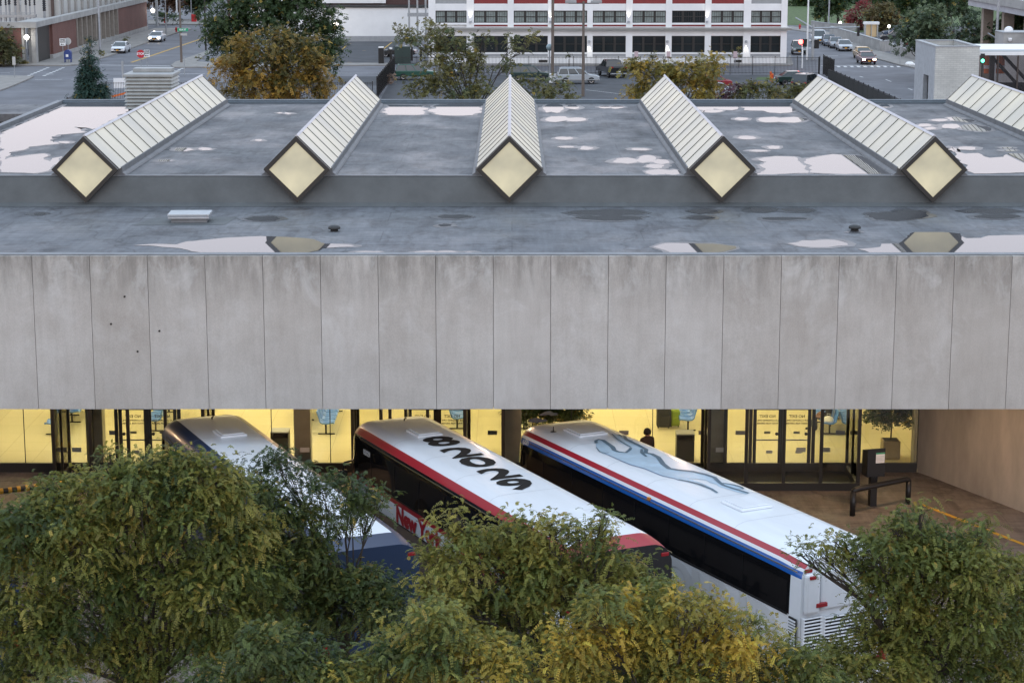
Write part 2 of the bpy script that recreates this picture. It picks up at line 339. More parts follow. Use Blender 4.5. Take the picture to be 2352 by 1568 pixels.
# upstand with a slight backward slope, cant strip at its foot
mb=MB(); RX0=-19.5; RX1=34
for a,b in (((63.95,ZL+.025),(64.18,ZL+.12)),((64.18,ZL+.12),(64.46,ZU-.03)),((64.46,ZU-.03),(64.5,ZU+.012)),((64.5,ZU+.012),(64.7,ZU+.014))):
    mb.quad((RX0,*a),(RX1,*a),(RX1,*b),(RX0,*b))
mb.build('upstand',M_upst,T)
mb=MB(); mb.bb(RX0,RX1,64.47,64.62,ZU+.005,ZU+.03); mb.build('roof_edge_strip',M_flash,T)
mb=MB(); mb.bb(RX0,RX1,64.6,90.1,ZU-.3,ZU); mb.build('upper_roof',M_roof2,T)
mb=MB(); mb.bb(RX0,RX1,90.1,90.35,ZU-.6,ZU+.16); mb.bb(RX0,RX1,89.95,90.1,ZU+.002,ZU+.08); mb.build('rear_parapet',mat('parapet_cap',(.12,.15,.18),.5,var=.1),T)
mb=MB(); mb.bb(RX0-.05,RX0+.2,64.7,90.3,ZU-.5,ZU+.14); mb.build('side_parapet',M_flash,T)
mb=MB(); mb.bb(RX0+.3,RX1,64.55,64.8,4.95,ZU-.31); mb.bb(RX0+.3,RX1,89.8,90.05,.1,ZU-.31); mb.bb(RX0+.02,RX0+.3,64.8,89.8,.1,ZU-.31); mb.build('outer_wall',M_conc,T)
# lower annex roof to the left
mb=MB(); mb.bb(-60,RX0-.06,86.6,91,ZU-.45,ZU-.12); mb.build('annex_roof',M_roof2,T)
mb=MB(); mb.bb(-60,RX0-.06,86.8,87.2,0,ZU-.46); mb.build('annex_wall',M_dark,T)  # near-black colour stands in for the shadow under the annex roof edge
mb=MB(); mb.bb(-45,RX0-.06,64,86.7,7.0,7.1); mb.build('annex_low_roof',M_dark,T)  # painted near-black too, for the shaded gap before the annex wall
# hall interior
mb=MB(); mb.bb(RX0+.3,15.3,YG-.02,89.8,-.05,FL); mb.build('hall_floor',M_floor,T)
mb=MB(); mb.bb(RX0+.3,15.3,84,84.3,FL,4.9); mb.bb(15.3,15.5,YG,84.3,0,4.9); mb.build('hall_wall',M_inwall,T)
mb=MB(); mb.bb(RX0+.3,15.3,YG+.1,84,4.75,4.9); mb.build('hall_ceiling',M_inwall,T)
for i,x in enumerate((-16,-9.6,-3.2,3.2,9.6)):
    for y in (68.5,74.5,80):
        mb=MB(); mb.bb(-1.9,1.9,-.6,.6,0,.05); mb.build('ceiling_light_panel',mat('lamp_panel',(.9,.85,.6),.5,var=0,emit=(1,.85,.5),es=2),T,loc=(x,y,4.68))
        ld=bpy.data.lights.new('hall_light','AREA'); ld.shape='RECTANGLE'; ld.size=4.5; ld.size_y=1.6; ld.energy=78; ld.color=(1,.87,.55)
        lo=bpy.data.objects.new('hall_light',ld); COL.objects.link(lo); lo.location=(x,y,4.66); lo.parent=T
for i,(x,y) in enumerate(((-13.5,61.0),(-6.3,61.0),(-.6,60.8),(5.2,59.6),(12.2,59.4))):
    mb=MB(); mb.lathe([(.22,0),(.22,.05)],n=16); mb.build('soffit_light',mat('soffit_lens',(.9,.7,.5),.4,var=0,emit=(1,.62,.32),es=12),T,loc=(x,y,4.64))
    ld=bpy.data.lights.new('soffit_lamp','AREA'); ld.shape='DISK'; ld.size=.5; ld.energy=58; ld.color=(1,.64,.38)
    lo=bpy.data.objects.new('soffit_lamp',ld); COL.objects.link(lo); lo.location=(x,y,4.62); lo.parent=T
for X in (-13.42,-6.74,.03,6.6,13.2,-20):
    mb=MB(); mb.bb(-.27,.27,-.25,.25,FL,4.75); mb.build('column',M_col,T,loc=(X,YG+.45,0),bevel=.02)
mb=MB(); mb.bb(RX0,13.0,YG-.07,YG+.07,0,.30); mb.bb(RX0,13.0,YG-.05,YG+.05,4.45,4.7); mb.build('glazing_sill',M_dark,T)
vx=[-14.2,-4.93,6.1]; VW=4.65; VY=62.8
joints=sorted([-19.4,-17.8,-15.62]+[-7.7,-5.82]+[1.9,4.5]+[11.0,13.0]+[v for a in vx for v in (a,a+VW)])
jm=MB()
for a,b in zip(joints[:-1],joints[1:]):
    if any(abs(a-v)<.01 for v in vx): continue
    mb=MB(); mb.bb(a+.012,b-.012,YG-.008,YG+.008,.30,4.45); mb.build('glass_pane',M_pane,T)
    jm=MB(); jm.bb(b-.012,b+.012,YG-.015,YG+.015,.3,4.45); jm.build('glazing_joint',M_dark,T)
def door(x,parent=T):
    d=MB(); w=.92; h=2.02
    for a,b in ((-w/2,-w/2+.11),(w/2-.11,w/2)): d.bb(a,b,-.025,.025,FL,FL+h)
    d.bb(-w/2+.07,w/2-.07,-.025,.025,FL,FL+.10); d.bb(-w/2+.07,w/2-.07,-.025,.025,FL+h-.09,FL+h)
    o=d.build('door',M_dark,T,loc=(x,YG,0))
    g=MB(); g.bb(-w/2+.07,w/2-.07,-.005,.005,FL+.10,FL+h-.09); g.build('door_glass',M_pane,o)
    g=MB(); g.bb(-w/2+.05,w/2-.05,.06,.10,1.02,1.06); g.bb(-w/2+.05,-w/2+.08,.02,.06,1.0,1.07); g.bb(w/2-.08,w/2-.05,.02,.06,1.0,1.07); g.build('push_bar',M_steel,o)
    g=MB()
    for t,s,z in (('NO EXIT',.13,1.83),('BUS LOADING ONLY',.082,1.70),('WAIT FOR DRIVER',.082,1.60)): put_text(g,t,s,(0,.012,z),(-1,0,0),(0,0,1),bold=.002)
    g.build('door_lettering',M_ink,o)
    g=MB(); g.bb(-.1,.1,.008,.014,1.26,1.34); g.bb(-.02,.18,-.016,-.010,.62,.72,1); g.build('door_sticker',[M_grey,M_signw],o)
    g=MB(); g.lathe([(.05,-.03),(.05,.03)],c=(w/2-.16 if x>0 else -w/2+.16,0,1.26),n=12,axis='Y'); g.build('door_lock',M_dark,o)
for v in vx:
    f=MB(); zt=2.95; n=4; s=VW/n
    for i in range(n+1): f.bb(v+i*s-.05,v+i*s+.05,VY-.05,VY+.05,.25,zt)
    f.bb(v-.05,v+VW+.05,VY-.07,VY+.07,0,.25); f.bb(v-.05,v+VW+.05,VY-.06,VY+.06,zt,zt+.25)
    for xx in (v,v+VW):
        f.bb(xx-.06,xx+.06,VY+.07,YG-.08,0,.25); f.bb(xx-.05,xx+.05,VY+.07,YG-.08,zt,zt+.25); f.bb(xx-.04,xx+.04,(VY+YG)/2-.04,(VY+YG)/2+.04,.25,zt)
        f.bb(xx-.05,xx+.05,YG-.07,YG+.05,.3,zt)
    f.bb(v+.05,v+VW-.05,VY+.07,YG-.08,zt+.1,zt+.2)
    dc=v+VW/2+.22; 
    for a in (dc-1.86,dc-1.06,dc-.055,dc+.95): f.bb(a,a+.11,YG-.045,YG+.045,.3,2.5)
    f.bb(v,v+VW,YG-.05,YG+.05,2.15,2.5); f.bb(v,dc-.99,YG-.06,YG+.06,0.,.3); f.bb(dc+.99,v+VW,YG-.06,YG+.06,0.,.3)
    fo=f.build('vestibule_frame',M_dark,T)
    for i in range(n):
        g=MB(); g.bb(v+i*s+.05,v+(i+1)*s-.05,VY-.006,VY+.006,.25,zt); g.build('vestibule_glass',M_pane,fo)
    for xx in (v,v+VW):
        g=MB(); g.bb(xx-.006,xx+.006,VY+.05,YG-.07,.25,zt); g.build('vestibule_glass',M_pane,fo)
    g=MB(); g.bb(v+.05,dc-.99,YG-.006,YG+.006,.3,2.15); g.bb(dc+.99,v+VW-.05,YG-.006,YG+.006,.3,2.15); g.build('vestibule_glass',M_pane,fo)
    g=MB(); g.bb(v+.07,v+VW-.07,VY+.08,YG-.1,.02,.035); g.build('entrance_mat',M_rubber,fo)
    door(dc-.47); door(dc+.47)
st=MB(); st2=MB()
for x in (1433,1700,262,1131,1930,1575+40): 
    p=V(x,993,YG); st.box((p[0],YG-.02,p[2]),(.3,.006,.14))
for x in (1840,176,1655,1896,700): 
    p=V(x,1033,YG-.05); st2.box((p[0],YG-.03,p[2]),(.3,.006,.15))
st.build('glass_sticker',M_grey,T); st2.build('glass_notice',M_signw,T)
# oblique concrete end wall
a=Vector(G(2130,1092)[:2]); d=Vector((.44,-.898)); nn=Vector((.898,.44)); b=a+d*4.9; 
mb=MB(); mb.prism([a,b,b+nn*.35,a+nn*.35],0,4.7)
c=a+Vector((-.15,.42)); mb.prism([(12.95,YG+.12),(a.x,a.y),(a.x+.3,a.y+.15),(15.2,YG+.12)],0,4.7); mb.build('end_wall',M_conc2,T)
# ---------------- skylights ----------------
HD=1.025; CZ=9.86
M_curb=mat('curb_membrane',(.15,.155,.165),.6,var=.15,scale=2)
def skylight(x):
    "diamond section, ridge along y; mesh origin at front centre"
    L=25.0; f=MB(); b=.118
    D=[(0,HD),(HD,0),(0,-HD),(-HD,0)]
    for k in range(4):    # front border
        p=D[k];q=D[(k+1)%4]; i1=tuple(c*(1-b/HD*1.45) for c in p); i2=tuple(c*(1-b/HD*1.45) for c in q)
        f.add([(p[0],-.06,p[1]),(q[0],-.06,q[1]),(i2[0],-.06,i2[1]),(i1[0],-.06,i1[1]),(p[0],.10 if max(p[1],q[1])>.5 else .4,p[1]),(q[0],.10 if max(p[1],q[1])>.5 else .4,q[1]),(i2[0],.12,i2[1]),(i1[0],.12,i1[1])],[(3,2,1,0),(0,1,5,4),(1,2,6,5),(2,3,7,6),(3,0,4,7),(4,5,6,7)],0)
    o=f.build('skylight_frame',M_dark,T,loc=(x,64.05,CZ))
    e=MB(); t=1-b/HD*1.40; e.add([(c[0]*t,-.015,c[1]*t) for c in D],[(3,2,1,0)]); e.build('skylight_end',M_glzend,o); e=MB(); e.add([(c[0],L,c[1]) for c in D],[(0,1,2,3)]); e.build('rear_end',M_glzend,o)
    n=17; w=.022
    for sd in (-1,1):
        g=MB(); ys=[(.12,0)]
        for i in range(n+1):
            y=.15+(L-.2)*i/n; ys+=[(y-w,0),(y-w,1),(y+w,1),(y+w,0)]
        ys.append((L,0)); vs=[]
        for y,up in ys: vs+= [(sd*up*.010,y,HD+up*.012),(sd*(HD+up*.010),y,up*.012)]
        for j in range(len(ys)-1):
            f=(2*j,2*j+1,2*j+3,2*j+2); 
            if sd<0: f=f[::-1]
            g.f.append(f); g.m.append(1 if (ys[j][1] or ys[j+1][1]) else 0)
        g.v=vs; g.build('skylight_glazing',[M_glz,M_dark],o)
    c=MB(); c.add([(-.055,.1,HD-.01),(0,.1,HD+.05),(.055,.1,HD-.01),(-.055,L,HD-.01),(0,L,HD+.05),(.055,L,HD-.01)],[(0,1,4,3),(1,2,5,4),(0,2,1),(3,4,5)]); c.build('ridge_cap',mat('ridge_cap',(.5,.5,.54),.4,.3,var=.1),o)
    for s in (-1,1):
        k=MB(); z0=ZU-CZ+.01; k.xz([(s*(HD-.3),z0),(s*(HD+.14),z0),(s*(HD+.11),z0+.05),(s*(HD+.03),z0+.10),(s*(HD+.02),.02),(s*(HD-.3),.02)],.5,L+.1); k.build('skylight_curb',M_curb,o)
    # dark membrane flashing beneath the front corners
    return o
for i,x in enumerate((195,682,1170,1659,2145,2632)):
    skylight(V(x,389,64.05)[0])
# ---------------- roof plant ----------------
def lay(pts,z): return [G(x,y,z) for x,y in pts]
h=thing('roof_hatch','light grey roof hatch on the near roof strip, left of the first vent','roof hatch',G(437,508,ZL+.02),rz=R(2))
mb=MB(); mb.bb(-.52,.52,-.35,.35,0,.12); mb.build('hatch_curb',M_flash,h)
mb=MB(); mb.bb(-.60,.60,-.42,.42,.12,.19); mb.build('hatch_base',M_alu,h,bevel=.015)
mb=MB(); mb.bb(-.61,.61,-.43,.43,.20,.27); mb.build('hatch_lid',mat('hatch_lid',(.42,.44,.46),.5,var=.08),h,bevel=.02)
mb=MB(); mb.quad((-1.6,-.8,.006),(1.1,-.8,.006),(1.3,.8,.006),(-1.1,.8,.006)); mb.build('membrane_patch',M_upst,h)
for (x,y),l in (((768,528),'black domed roof vent just right of the grey hatch'),((1963,527),'black domed roof vent near the right end of the lower roof')):
    t=thing('roof_vent',l,'roof vent',G(x,y+3,ZL+.02),group='domed vents on the lower roof')
    mb=MB(); mb.lathe([(.11,0),(.11,.07)],n=14); mb.build('vent_neck',M_rubber,t)
    mb=MB(); mb.lathe([(.12,.06),(.175,.07),(.175,.11),(.15,.145),(.08,.17),(.0,.175)],n=18); mb.build('vent_cap',mat('vent_cap',(.03,.032,.034),.6,var=0),t,smooth=True)
# louvred air handler at the rear of the roof
p=G(348,262,ZU); ly=thing('louvred_air_handler','pale louvred ventilation box standing on the roof behind the first skylight','air handler',(V(349,240,87.0)[0],87.2,ZU))
mb=MB(); mb.bb(-.86,.86,-.9,.9,0,.75); mb.build('plinth',M_upst,ly)
mb=MB()
for i in range(9):
    z=.12+i*.145; 
    mb.add([(-1.0,-1.02,z),(1.0,-1.02,z),(1.0,1.02,z),(-1.0,1.02,z),(-.9,-.92,z+.12),(.9,-.92,z+.12),(.9,.92,z+.12),(-.9,.92,z+.12)],[(0,1,5,4),(1,2,6,5),(2,3,7,6),(3,0,4,7),(3,2,1,0),(4,5,6,7)])
mb.build('louvre',mat('louvre_paint',(.36,.37,.36),.5,var=.1),ly)
mb=MB(); mb.bb(-.88,.88,-.9,.9,.1,1.4); mb.build('louvre_core',M_dark,ly)
mb=MB(); mb.bb(-1.02,1.02,-1.04,1.04,1.42,1.54); mb.bb(-.8,.8,.1,.9,1.54,1.7); mb.build('lid',mat('lid_paint',(.3,.31,.31),.5,var=.12),ly,bevel=.02)
# ---------------- puddles: thin water films on the roofs ----------------
def jitter(poly,amp,seed,step=.22):
    r=random.Random(seed); out=[]; n=len(poly); ph=[r.uniform(0,6.28) for _ in range(6)]
    P=[Vector(p[:2]) for p in poly]; tot=0
    for i in range(n):
        a=P[i];b=P[(i+1)%n]; L=(b-a).length; k=max(1,int(L/step))
        nn=Vector((-(b-a).y,(b-a).x)).normalized() if L>0 else Vector((0,0))
        for j in range(k):
            t=j/k; q=a.lerp(b,t); s=tot+L*t
            w=math.sin(s*2.1+ph[0])*.5+math.sin(s*4.7+ph[1])*.3+math.sin(s*9.9+ph[2])*.22+r.uniform(-.25,.25)
            q=q+nn*w*amp+Vector((1,0))*math.sin(s*3.3+ph[3])*amp*.5; out.append(q)
        tot+=L
    return out
pud=0
def puddle(poly,z,amp=.09):
    global pud; pud+=1
    pts=jitter(lay(poly,z),amp,pud)
    m=MB(); m.add([(p.x,p.y,0) for p in pts],[tuple(range(len(pts)))])
    o=m.build('puddle',M_water,loc=(0,0,z+.004+.0002*(pud%5))); mark(o,kind='structure')
    if o.data.polygons[0].normal.z<0: o.data.flip_normals()
    cx=sum(p.x for p in pts)/len(pts); cyy=sum(p.y for p in pts)/len(pts); r=random.Random(pud+99); q=[]
    for i,p in enumerate(pts):
        a=pts[i-1]; b=pts[(i+1)%len(pts)]; t=(b-a); nn=Vector((t.y,-t.x)); nn=nn.normalized() if nn.length>1e-6 else Vector((0,0))
        if nn.dot(p-Vector((cx,cyy)))<0 and len(poly)<=14: nn=-nn
        q.append(p+nn*(.16+.07*math.sin(i*.5+pud)+r.uniform(-.05,.06)))
    m=MB(); m.add([(p.x,p.y,0) for p in q],[tuple(range(len(q)))]); o=m.build('damp_margin',M_damp,loc=(0,0,z+.0018+.0001*(pud%9))); mark(o,kind='structure')
    if o.data.polygons[0].normal.z<0: o.data.flip_normals()
def blob(cx,cy,rx,ry,z,seed=None):
    r=random.Random(int(cx*7+cy)); n=14
    puddle([(cx+rx*math.cos(a)*(1+r.uniform(-.16,.14)),cy+ry*math.sin(a)*(1+r.uniform(-.25,.2))) for a in [2*math.pi*k/n for k in range(n)]],z,.05)
def za(l,x0=0,y0=201,s=.3418): return [(x0+x*s,y0+y*s) for x,y in l]
zU=ZU+.004; zL=ZL+.024
puddle(za([(0,305),(455,112),(860,112),(865,155),(640,285),(500,262),(580,300),(400,318),(330,350),(390,380),(200,400),(80,440),(30,480),(0,500)]),zU,.12)
puddle(za([(0,520),(60,470),(300,445),(325,500),(420,460),(395,505),(325,560),(250,575),(0,570)]),zU,.1)
for c in ((1232,418,65,12),(1375,414,45,9),(1108,492,55,7),(1740,355,22,6),(1930,175,20,6),(1880,172,15,4),(430,370,40,8)): blob(c[0]*.3418,201+c[1]*.3418,c[2]*.3418,c[3]*.3418,zU)
X2=775
puddle(za([(310,185),(340,118),(585,122),(590,182),(520,185)],X2),zU,.15)
puddle(za([(600,160),(690,118),(780,108),(975,112),(965,165),(920,188),(780,190),(660,182)],X2),zU,.15)
for c in ((1455,142,78,30),(1580,133,45,14),(1555,112,25,4),(1800,132,38,9),(1875,134,48,10),(1480,213,80,20),(1590,216,75,13),(1530,342,68,10),(1545,400,56,6),(1668,408,48,12),(2037,416,55,8),(1935,492,85,22),(2075,482,65,24),(2170,500,60,18),(2140,530,65,14),(2150,568,90,20),(2250,570,55,18)): blob(X2+c[0]*.3418,201+c[1]*.3418,c[2]*.3418,c[3]*.3418,zU)
X3=1548
puddle(za([(110,275),(330,278),(470,272),(770,272),(800,300),(810,335),(700,345),(600,325),(480,322),(440,298),(400,325),(260,312),(190,335)],X3,143.5),zU,.15)
for c in ((265,328,72,10),(455,380,46,10),(650,386,100,18),(780,388,118,18),(490,507,60,13),(670,573,44,12),(565,594,62,7),(1415,293,42,11),(1790,388,50,9),(1880,380,50,14),(1960,392,60,11),(1860,430,65,16),(1990,436,75,22),(2070,448,70,18),(1680,424,48,10),(1720,444,45,9),(1975,577,62,12),(2240,575,38,5),(2260,592,40,7)): blob(X3+c[0]*.3418,143.5+c[1]*.3418,c[2]*.3418,c[3]*.3418,zU)
puddle(za([(560,755),(620,720),(560,690),(640,670),(540,650),(600,640),(700,630),(790,635),(850,660),(870,690),(900,745)],X3,143.5),zU,.1)
puddle(za([(900,740),(920,700),(870,650),(1000,630),(1060,620),(1250,625),(1330,650),(1440,700),(1450,748),(1150,752)],X3,143.5),zU,.1)
puddle(za([(1855,565),(1900,590),(1960,615),(2040,610),(2110,640),(2200,635),(2260,612),(2352,615),(2500,640),(2500,730),(2352,738),(2200,745),(2100,750),(2010,748),(1985,725),(1900,640)],X3,143.5),zU,.1)
# lower roof
puddle(za([(890,1062),(1050,1052),(1180,1055),(1250,1035),(1400,1020),(1550,1008),(1750,1000),(1850,1003),(2000,1008),(2110,1020),(2190,1050),(2340,1058),(2350,1072),(2180,1080),(2150,1095),(2050,1112),(1700,1120),(1400,1117),(1300,1100),(1200,1080),(1050,1066)]),zL,.07)
blob(1775*.3418,201+884*.3418,118*.3418,17*.3418,zL); blob(270*.3418,201+850*.3418,40*.3418,7*.3418,zL)
for c in ((220,1110,115,11),(600,1110,90,14),(740,1110,80,13),(880,1113,55,8),(50,1062,55,8),(1800,842,260,20),(1830,877,230,18),(790,868,120,14),(720,925,45,10)): blob(X2+c[0]*.3418,201+c[1]*.3418,c[2]*.3418,c[3]*.3418,zL)
for c in ((985,1218,192,27),(190,1002,90,14),(180,1043,95,12),(590,990,110,15),(840,992,110,12),(750,1050,165,10),(1400,1030,120,24),(1600,1020,110,32),(1480,1048,110,14),(2150,1000,180,16),(2180,1035,160,16),(1210,1138,30,4)): blob(X3+c[0]*.3418,143.5+c[1]*.3418,c[2]*.3418,c[3]*.3418,zL)
puddle(za([(-60,1215),(110,1216),(260,1218),(400,1235),(420,1250),(330,1270),(220,1285),(0,1288),(-60,1262),(-140,1240)],X3,143.5),zL,.06)
puddle(za([(1240,1255),(1380,1240),(1400,1222),(1520,1216),(1560,1165),(1620,1142),(1800,1140),(1930,1150),(1960,1180),(2060,1180),(2120,1165),(2352,1160),(2600,1165),(2600,1290),(1900,1292),(1500,1292),(1320,1288)],X3,143.5),zL,.06)

for x,y in ((286,681),(255,744),(366,760),(316,807)):
    p=V(x,y,YF-.155); b=MB(); b.lathe([(.028,-.01),(.03,.01)],c=p,n=8,axis='Y'); b.build('anchor_hole',M_dark,T)
# ---------------- buses ----------------
SEC=[(1.24,.35),(1.28,1.52),(1.29,2.02),(1.29,2.18),(1.28,2.7),(1.265,3.12),(1.25,3.2),(1.215,3.29),(1.18,3.36),(1.08,3.465),(.98,3.535),(.82,3.585),(.7,3.595),(0,3.6)]
def paint(n,c,rough=.18,coat=.6): return mat(n,c,rough,var=0,coat=coat)
M_buswin=mat('bus_window_glass',(.006,.006,.007),.04,var=0,spec=.8)
M_busw=mat('bus_white',(.76,.79,.83),.32,var=.045,scale=.9,stretch=(.4,2,1),coat=.25); M_busred=paint('bus_red',(.36,.012,.028),.3,.12); M_busnavy=paint('bus_navy',(.015,.035,.085),.34,.1); M_busblue=paint('bus_blue',(.01,.11,.42))
M_busgrey=paint('bus_taupe',(.16,.13,.115)); M_busblack=paint('bus_black',(.012,.012,.014)); M_ghost=paint('bus_pale_grey',(.66,.68,.70),.3,.3)
def station(s,L,nose=.9):
    "s along the bus: 0 rear .. L nose -> lateral scale, z drop factor"
    if s>L-nose:
        t=(s-(L-nose))/nose; return 1-.22*t**4, .15*t**2.6
    if s<.9:
        t=1-s/.9; return 1-.05*t**3, .08*t**1.3
    return 1,0
def bus(label,nose_c,rear_c,roof,stripes,win=(1.72,2.95),low=None,rear=None,band=None,L=14.0,dark_right=False,nose_m=None):
    n=Vector(nose_c); r=Vector(rear_c); d=(n-r).normalized(); rz=math.atan2(d.y,d.x)
    root=thing('coach_bus',label,'bus',(r.x,r.y,0),rz,'coaches parked nose-in at the terminal')
    # local: x forward from rear, y left
    st=[0,.15,.4,.9]+[.9+(L-1.8)*k/12 for k in range(1,12)]+[L-.9,L-.6,L-.4,L-.25,L-.12,L-.04,L]
    def pt(i,s,sd):
        y,z=SEC[i]; k,dz=station(s,L); f=max(0,(z-1.9)/1.7); return (s,sd*y*k,z-dz*f*f)
    def strip(name,i0,i1,s0,s1,m,sides=(1,-1),par=root,off=0):
        ss=[s for s in st if s0-1e-6<=s<=s1+1e-6]
        if not ss or ss[0]>s0+1e-6: ss=[s0]+ss
        if ss[-1]<s1-1e-6: ss.append(s1)
        b=MB()
        for sd in sides:
            vs=[pt(i,s,sd) for s in ss for i in range(i0,i1+1)]; w=i1-i0+1
            fs=[(a*w+k,(a+1)*w+k,(a+1)*w+k+1,a*w+k+1) for a in range(len(ss)-1) for k in range(w-1)]
            if sd>0: fs=[f[::-1] for f in fs]
            b.add(vs,fs)
        return b.build(name,m,par,smooth=True)
    # roof
    rs=band[1] if band else 0
    i_r=stripes[-1][1] if stripes else 8
    strip('roof',i_r,13,rs,L-.3 if nose_m else L,roof)
    if nose_m: strip('front_roof_cap',i_r,13,L-.3,L,nose_m)
    if band: strip('rear_roof_band',i_r,13,0,rs,band[0])
    for (i0,i1,m) in stripes: strip('stripe',i0,i1,0,L-.05,m)
    lowm,midm=low
    strip('skirt',0,1,0,L,lowm); strip('lower_panel',1,2,0,L,midm,(1,)); strip('lower_panel',1,2,0,L,midm if not dark_right else lowm,(-1,))
    wm=stripes[0][2] if low[0]!=M_busw and stripes else midm
    strip('waist_band',2,3,0,L,wm,(1,)); strip('waist_band',2,3,0,L,lowm if dark_right else wm,(-1,))
    i_w=stripes[0][0] if stripes else 5
    strip('side_window',3,i_w,.55 if rear!='louvre' else .35,L,M_buswin)
    rear_m=(M_busw if rear=='louvre' else (M_busnavy if band and band[0]==M_busnavy else M_busblack))
    for sd in (1,-1): strip('rear_quarter_panel',3,i_w,0,.55 if rear!='louvre' else .35,rear_m,(sd,))
    # front and rear caps
    def cap(s,name,m,i0,i1,flip):
        b=MB(); vs=[pt(i,s,1) for i in range(i0,i1+1)]+[pt(i,s,-1) for i in range(i1,i0-1,-1)]
        f=tuple(range(len(vs))); b.add(vs,[f if flip else f[::-1]]); return b.build(name,m,root)
    cap(L,'windscreen',M_buswin,3,13,False); cap(L,'front_panel',midm,0,3,False)
    cap(0,'rear_panel',rear_m,0,13,True)
    # window divisions
    b=MB()
    for k in range(1,8):
        s=.6+k*(L-2.4)/7
        for sd in (1,-1): b.bb(s-.012,s+.012,sd*1.284-.006,sd*1.284+.006,2.2,3.05)
    b.build('window_joint',M_busblack,root)
    b=MB()
    for sd in (1,-1): b.bb(.4,L-.9,sd*1.30-.008,sd*1.30+.008,2.16,2.20)
    b.build('window_ledge',M_black,root)
    b=MB(); b2=MB()
    for sd in (1,-1): b.bb(.1,L-.95,sd*1.255-.01,sd*1.255+.01,3.215,3.235)
    b.build('gutter_trim',mat('gold_trim',(.35,.3,.18),.25,.7,var=0),root)
    b=MB()
    for k in range(1,6):
        s=.9+k*(L-1.8)/6
        for a_,c_ in zip(SEC[9:13],SEC[10:14]):
            for sd in (1,-1): b.quad((s-.006,sd*a_[0],a_[1]+.003),(s+.006,sd*a_[0],a_[1]+.003),(s+.006,sd*c_[0],c_[1]+.003),(s-.006,sd*c_[0],c_[1]+.003))
    b.build('roof_seam',mat('seam_grey',(.45,.46,.48),.6,var=0),root)
    # wheels
    for sx in (1.9,3.1,L-2.7):
        for sd in (1,-1):
            w=MB(); w.lathe([(.3,-.14),(.5,-.13),(.52,-.09),(.52,.09),(.5,.13),(.3,.14)],n=28,axis='Y'); wo=w.build('wheel',M_rubber,root,loc=(sx,sd*1.18,.52),smooth=False)
            w=MB(); w.lathe([(.02,-.02),(.12,0),(.29,.05),(.31,.145)] if sd>0 else [(.31,-.145),(.29,-.05),(.12,0),(.02,.02)],n=20,axis='Y'); w.build('rim',M_chrome,wo)
        for sd in (1,-1): a=MB(); a.lathe([(.6,-.02),(.6,.02)],c=(sx,sd*1.272,.55),n=24,axis='Y'); a.build('wheel_arch',M_rubber,root)
    # mirrors
    for sd in (1,-1):
        a=MB(); a.tube([(L-.4,sd*1.22,2.5),(L-.12,sd*1.42,2.38),(L-.08,sd*1.46,2.1)],.03); mo=a.build('mirror_arm',M_black,root)
        a=MB(); a.box((L-.08,sd*1.46,1.95),(.12,.26,.42)); a.build('mirror',M_black,mo,bevel=.03)
    # bumpers and lamps
    a=MB(); a.box((-.06,0,.62),(.16,2.4,.4)); a.build('rear_bumper',rear_m,root,bevel=.05)
    a=MB(); a.box((L+.02,0,.6),(.2,1.8,.45)); a.build('front_bumper',midm,root,bevel=.06)
    for sd in (1,-1):
        a=MB(); a.box((.02,sd*1.02,3.25),(.08,.2,.09)); a.build('marker_light',M_red,root,bevel=.015)
        a=MB(); a.box((-.02,sd*1.08,1.15),(.06,.22,.42)); a.build('tail_light',M_red,root,bevel=.02)
        a=MB(); a.box((L-.03,sd*.72,.95),(.1,.3,.2)); a.build('headlight',M_lens,root,bevel=.03)
    return root,L
def roofpt(y):
    y=abs(y)
    for (a,za),(b,zb) in zip(SEC[:-1],SEC[1:]):
        if b<=y<=a: return zb+(za-zb)*(y-b)/max(1e-6,a-b)
    return 3.6
def hatch(root,x,y,sx=.85,sy=.75,m=None,name='roof_hatch'):
    b=MB(); b.box((0,0,.03),(sx,sy,.07)); o=b.build(name,m or M_busw,root,loc=(x,y,roofpt(y)+.0),bevel=.03)
    b=MB(); b.box((0,0,.08),(sx-.14,sy-.14,.03)); b.build('hatch_lid',m or M_busw,o,bevel=.012); return o
def tolocal(root,p):
    a=root.rotation_euler.z; dx=p[0]-root.location.x; dy=p[1]-root.location.y
    return (dx*math.cos(a)+dy*math.sin(a),-dx*math.sin(a)+dy*math.cos(a))
# bus 1: navy coach with white roof
B1,L1=bus('navy coach with a plain white roof, left of the numbered coach',(-8.95,58.2),(-3.22,45.35),M_busw,[(5,11,M_busnavy)],low=(M_busnavy,M_busnavy),rear='plain',band=(M_busnavy,.75),nose_m=M_busnavy)
hx=tolocal(B1,G(528,994,3.63)); hatch(B1,*hx)
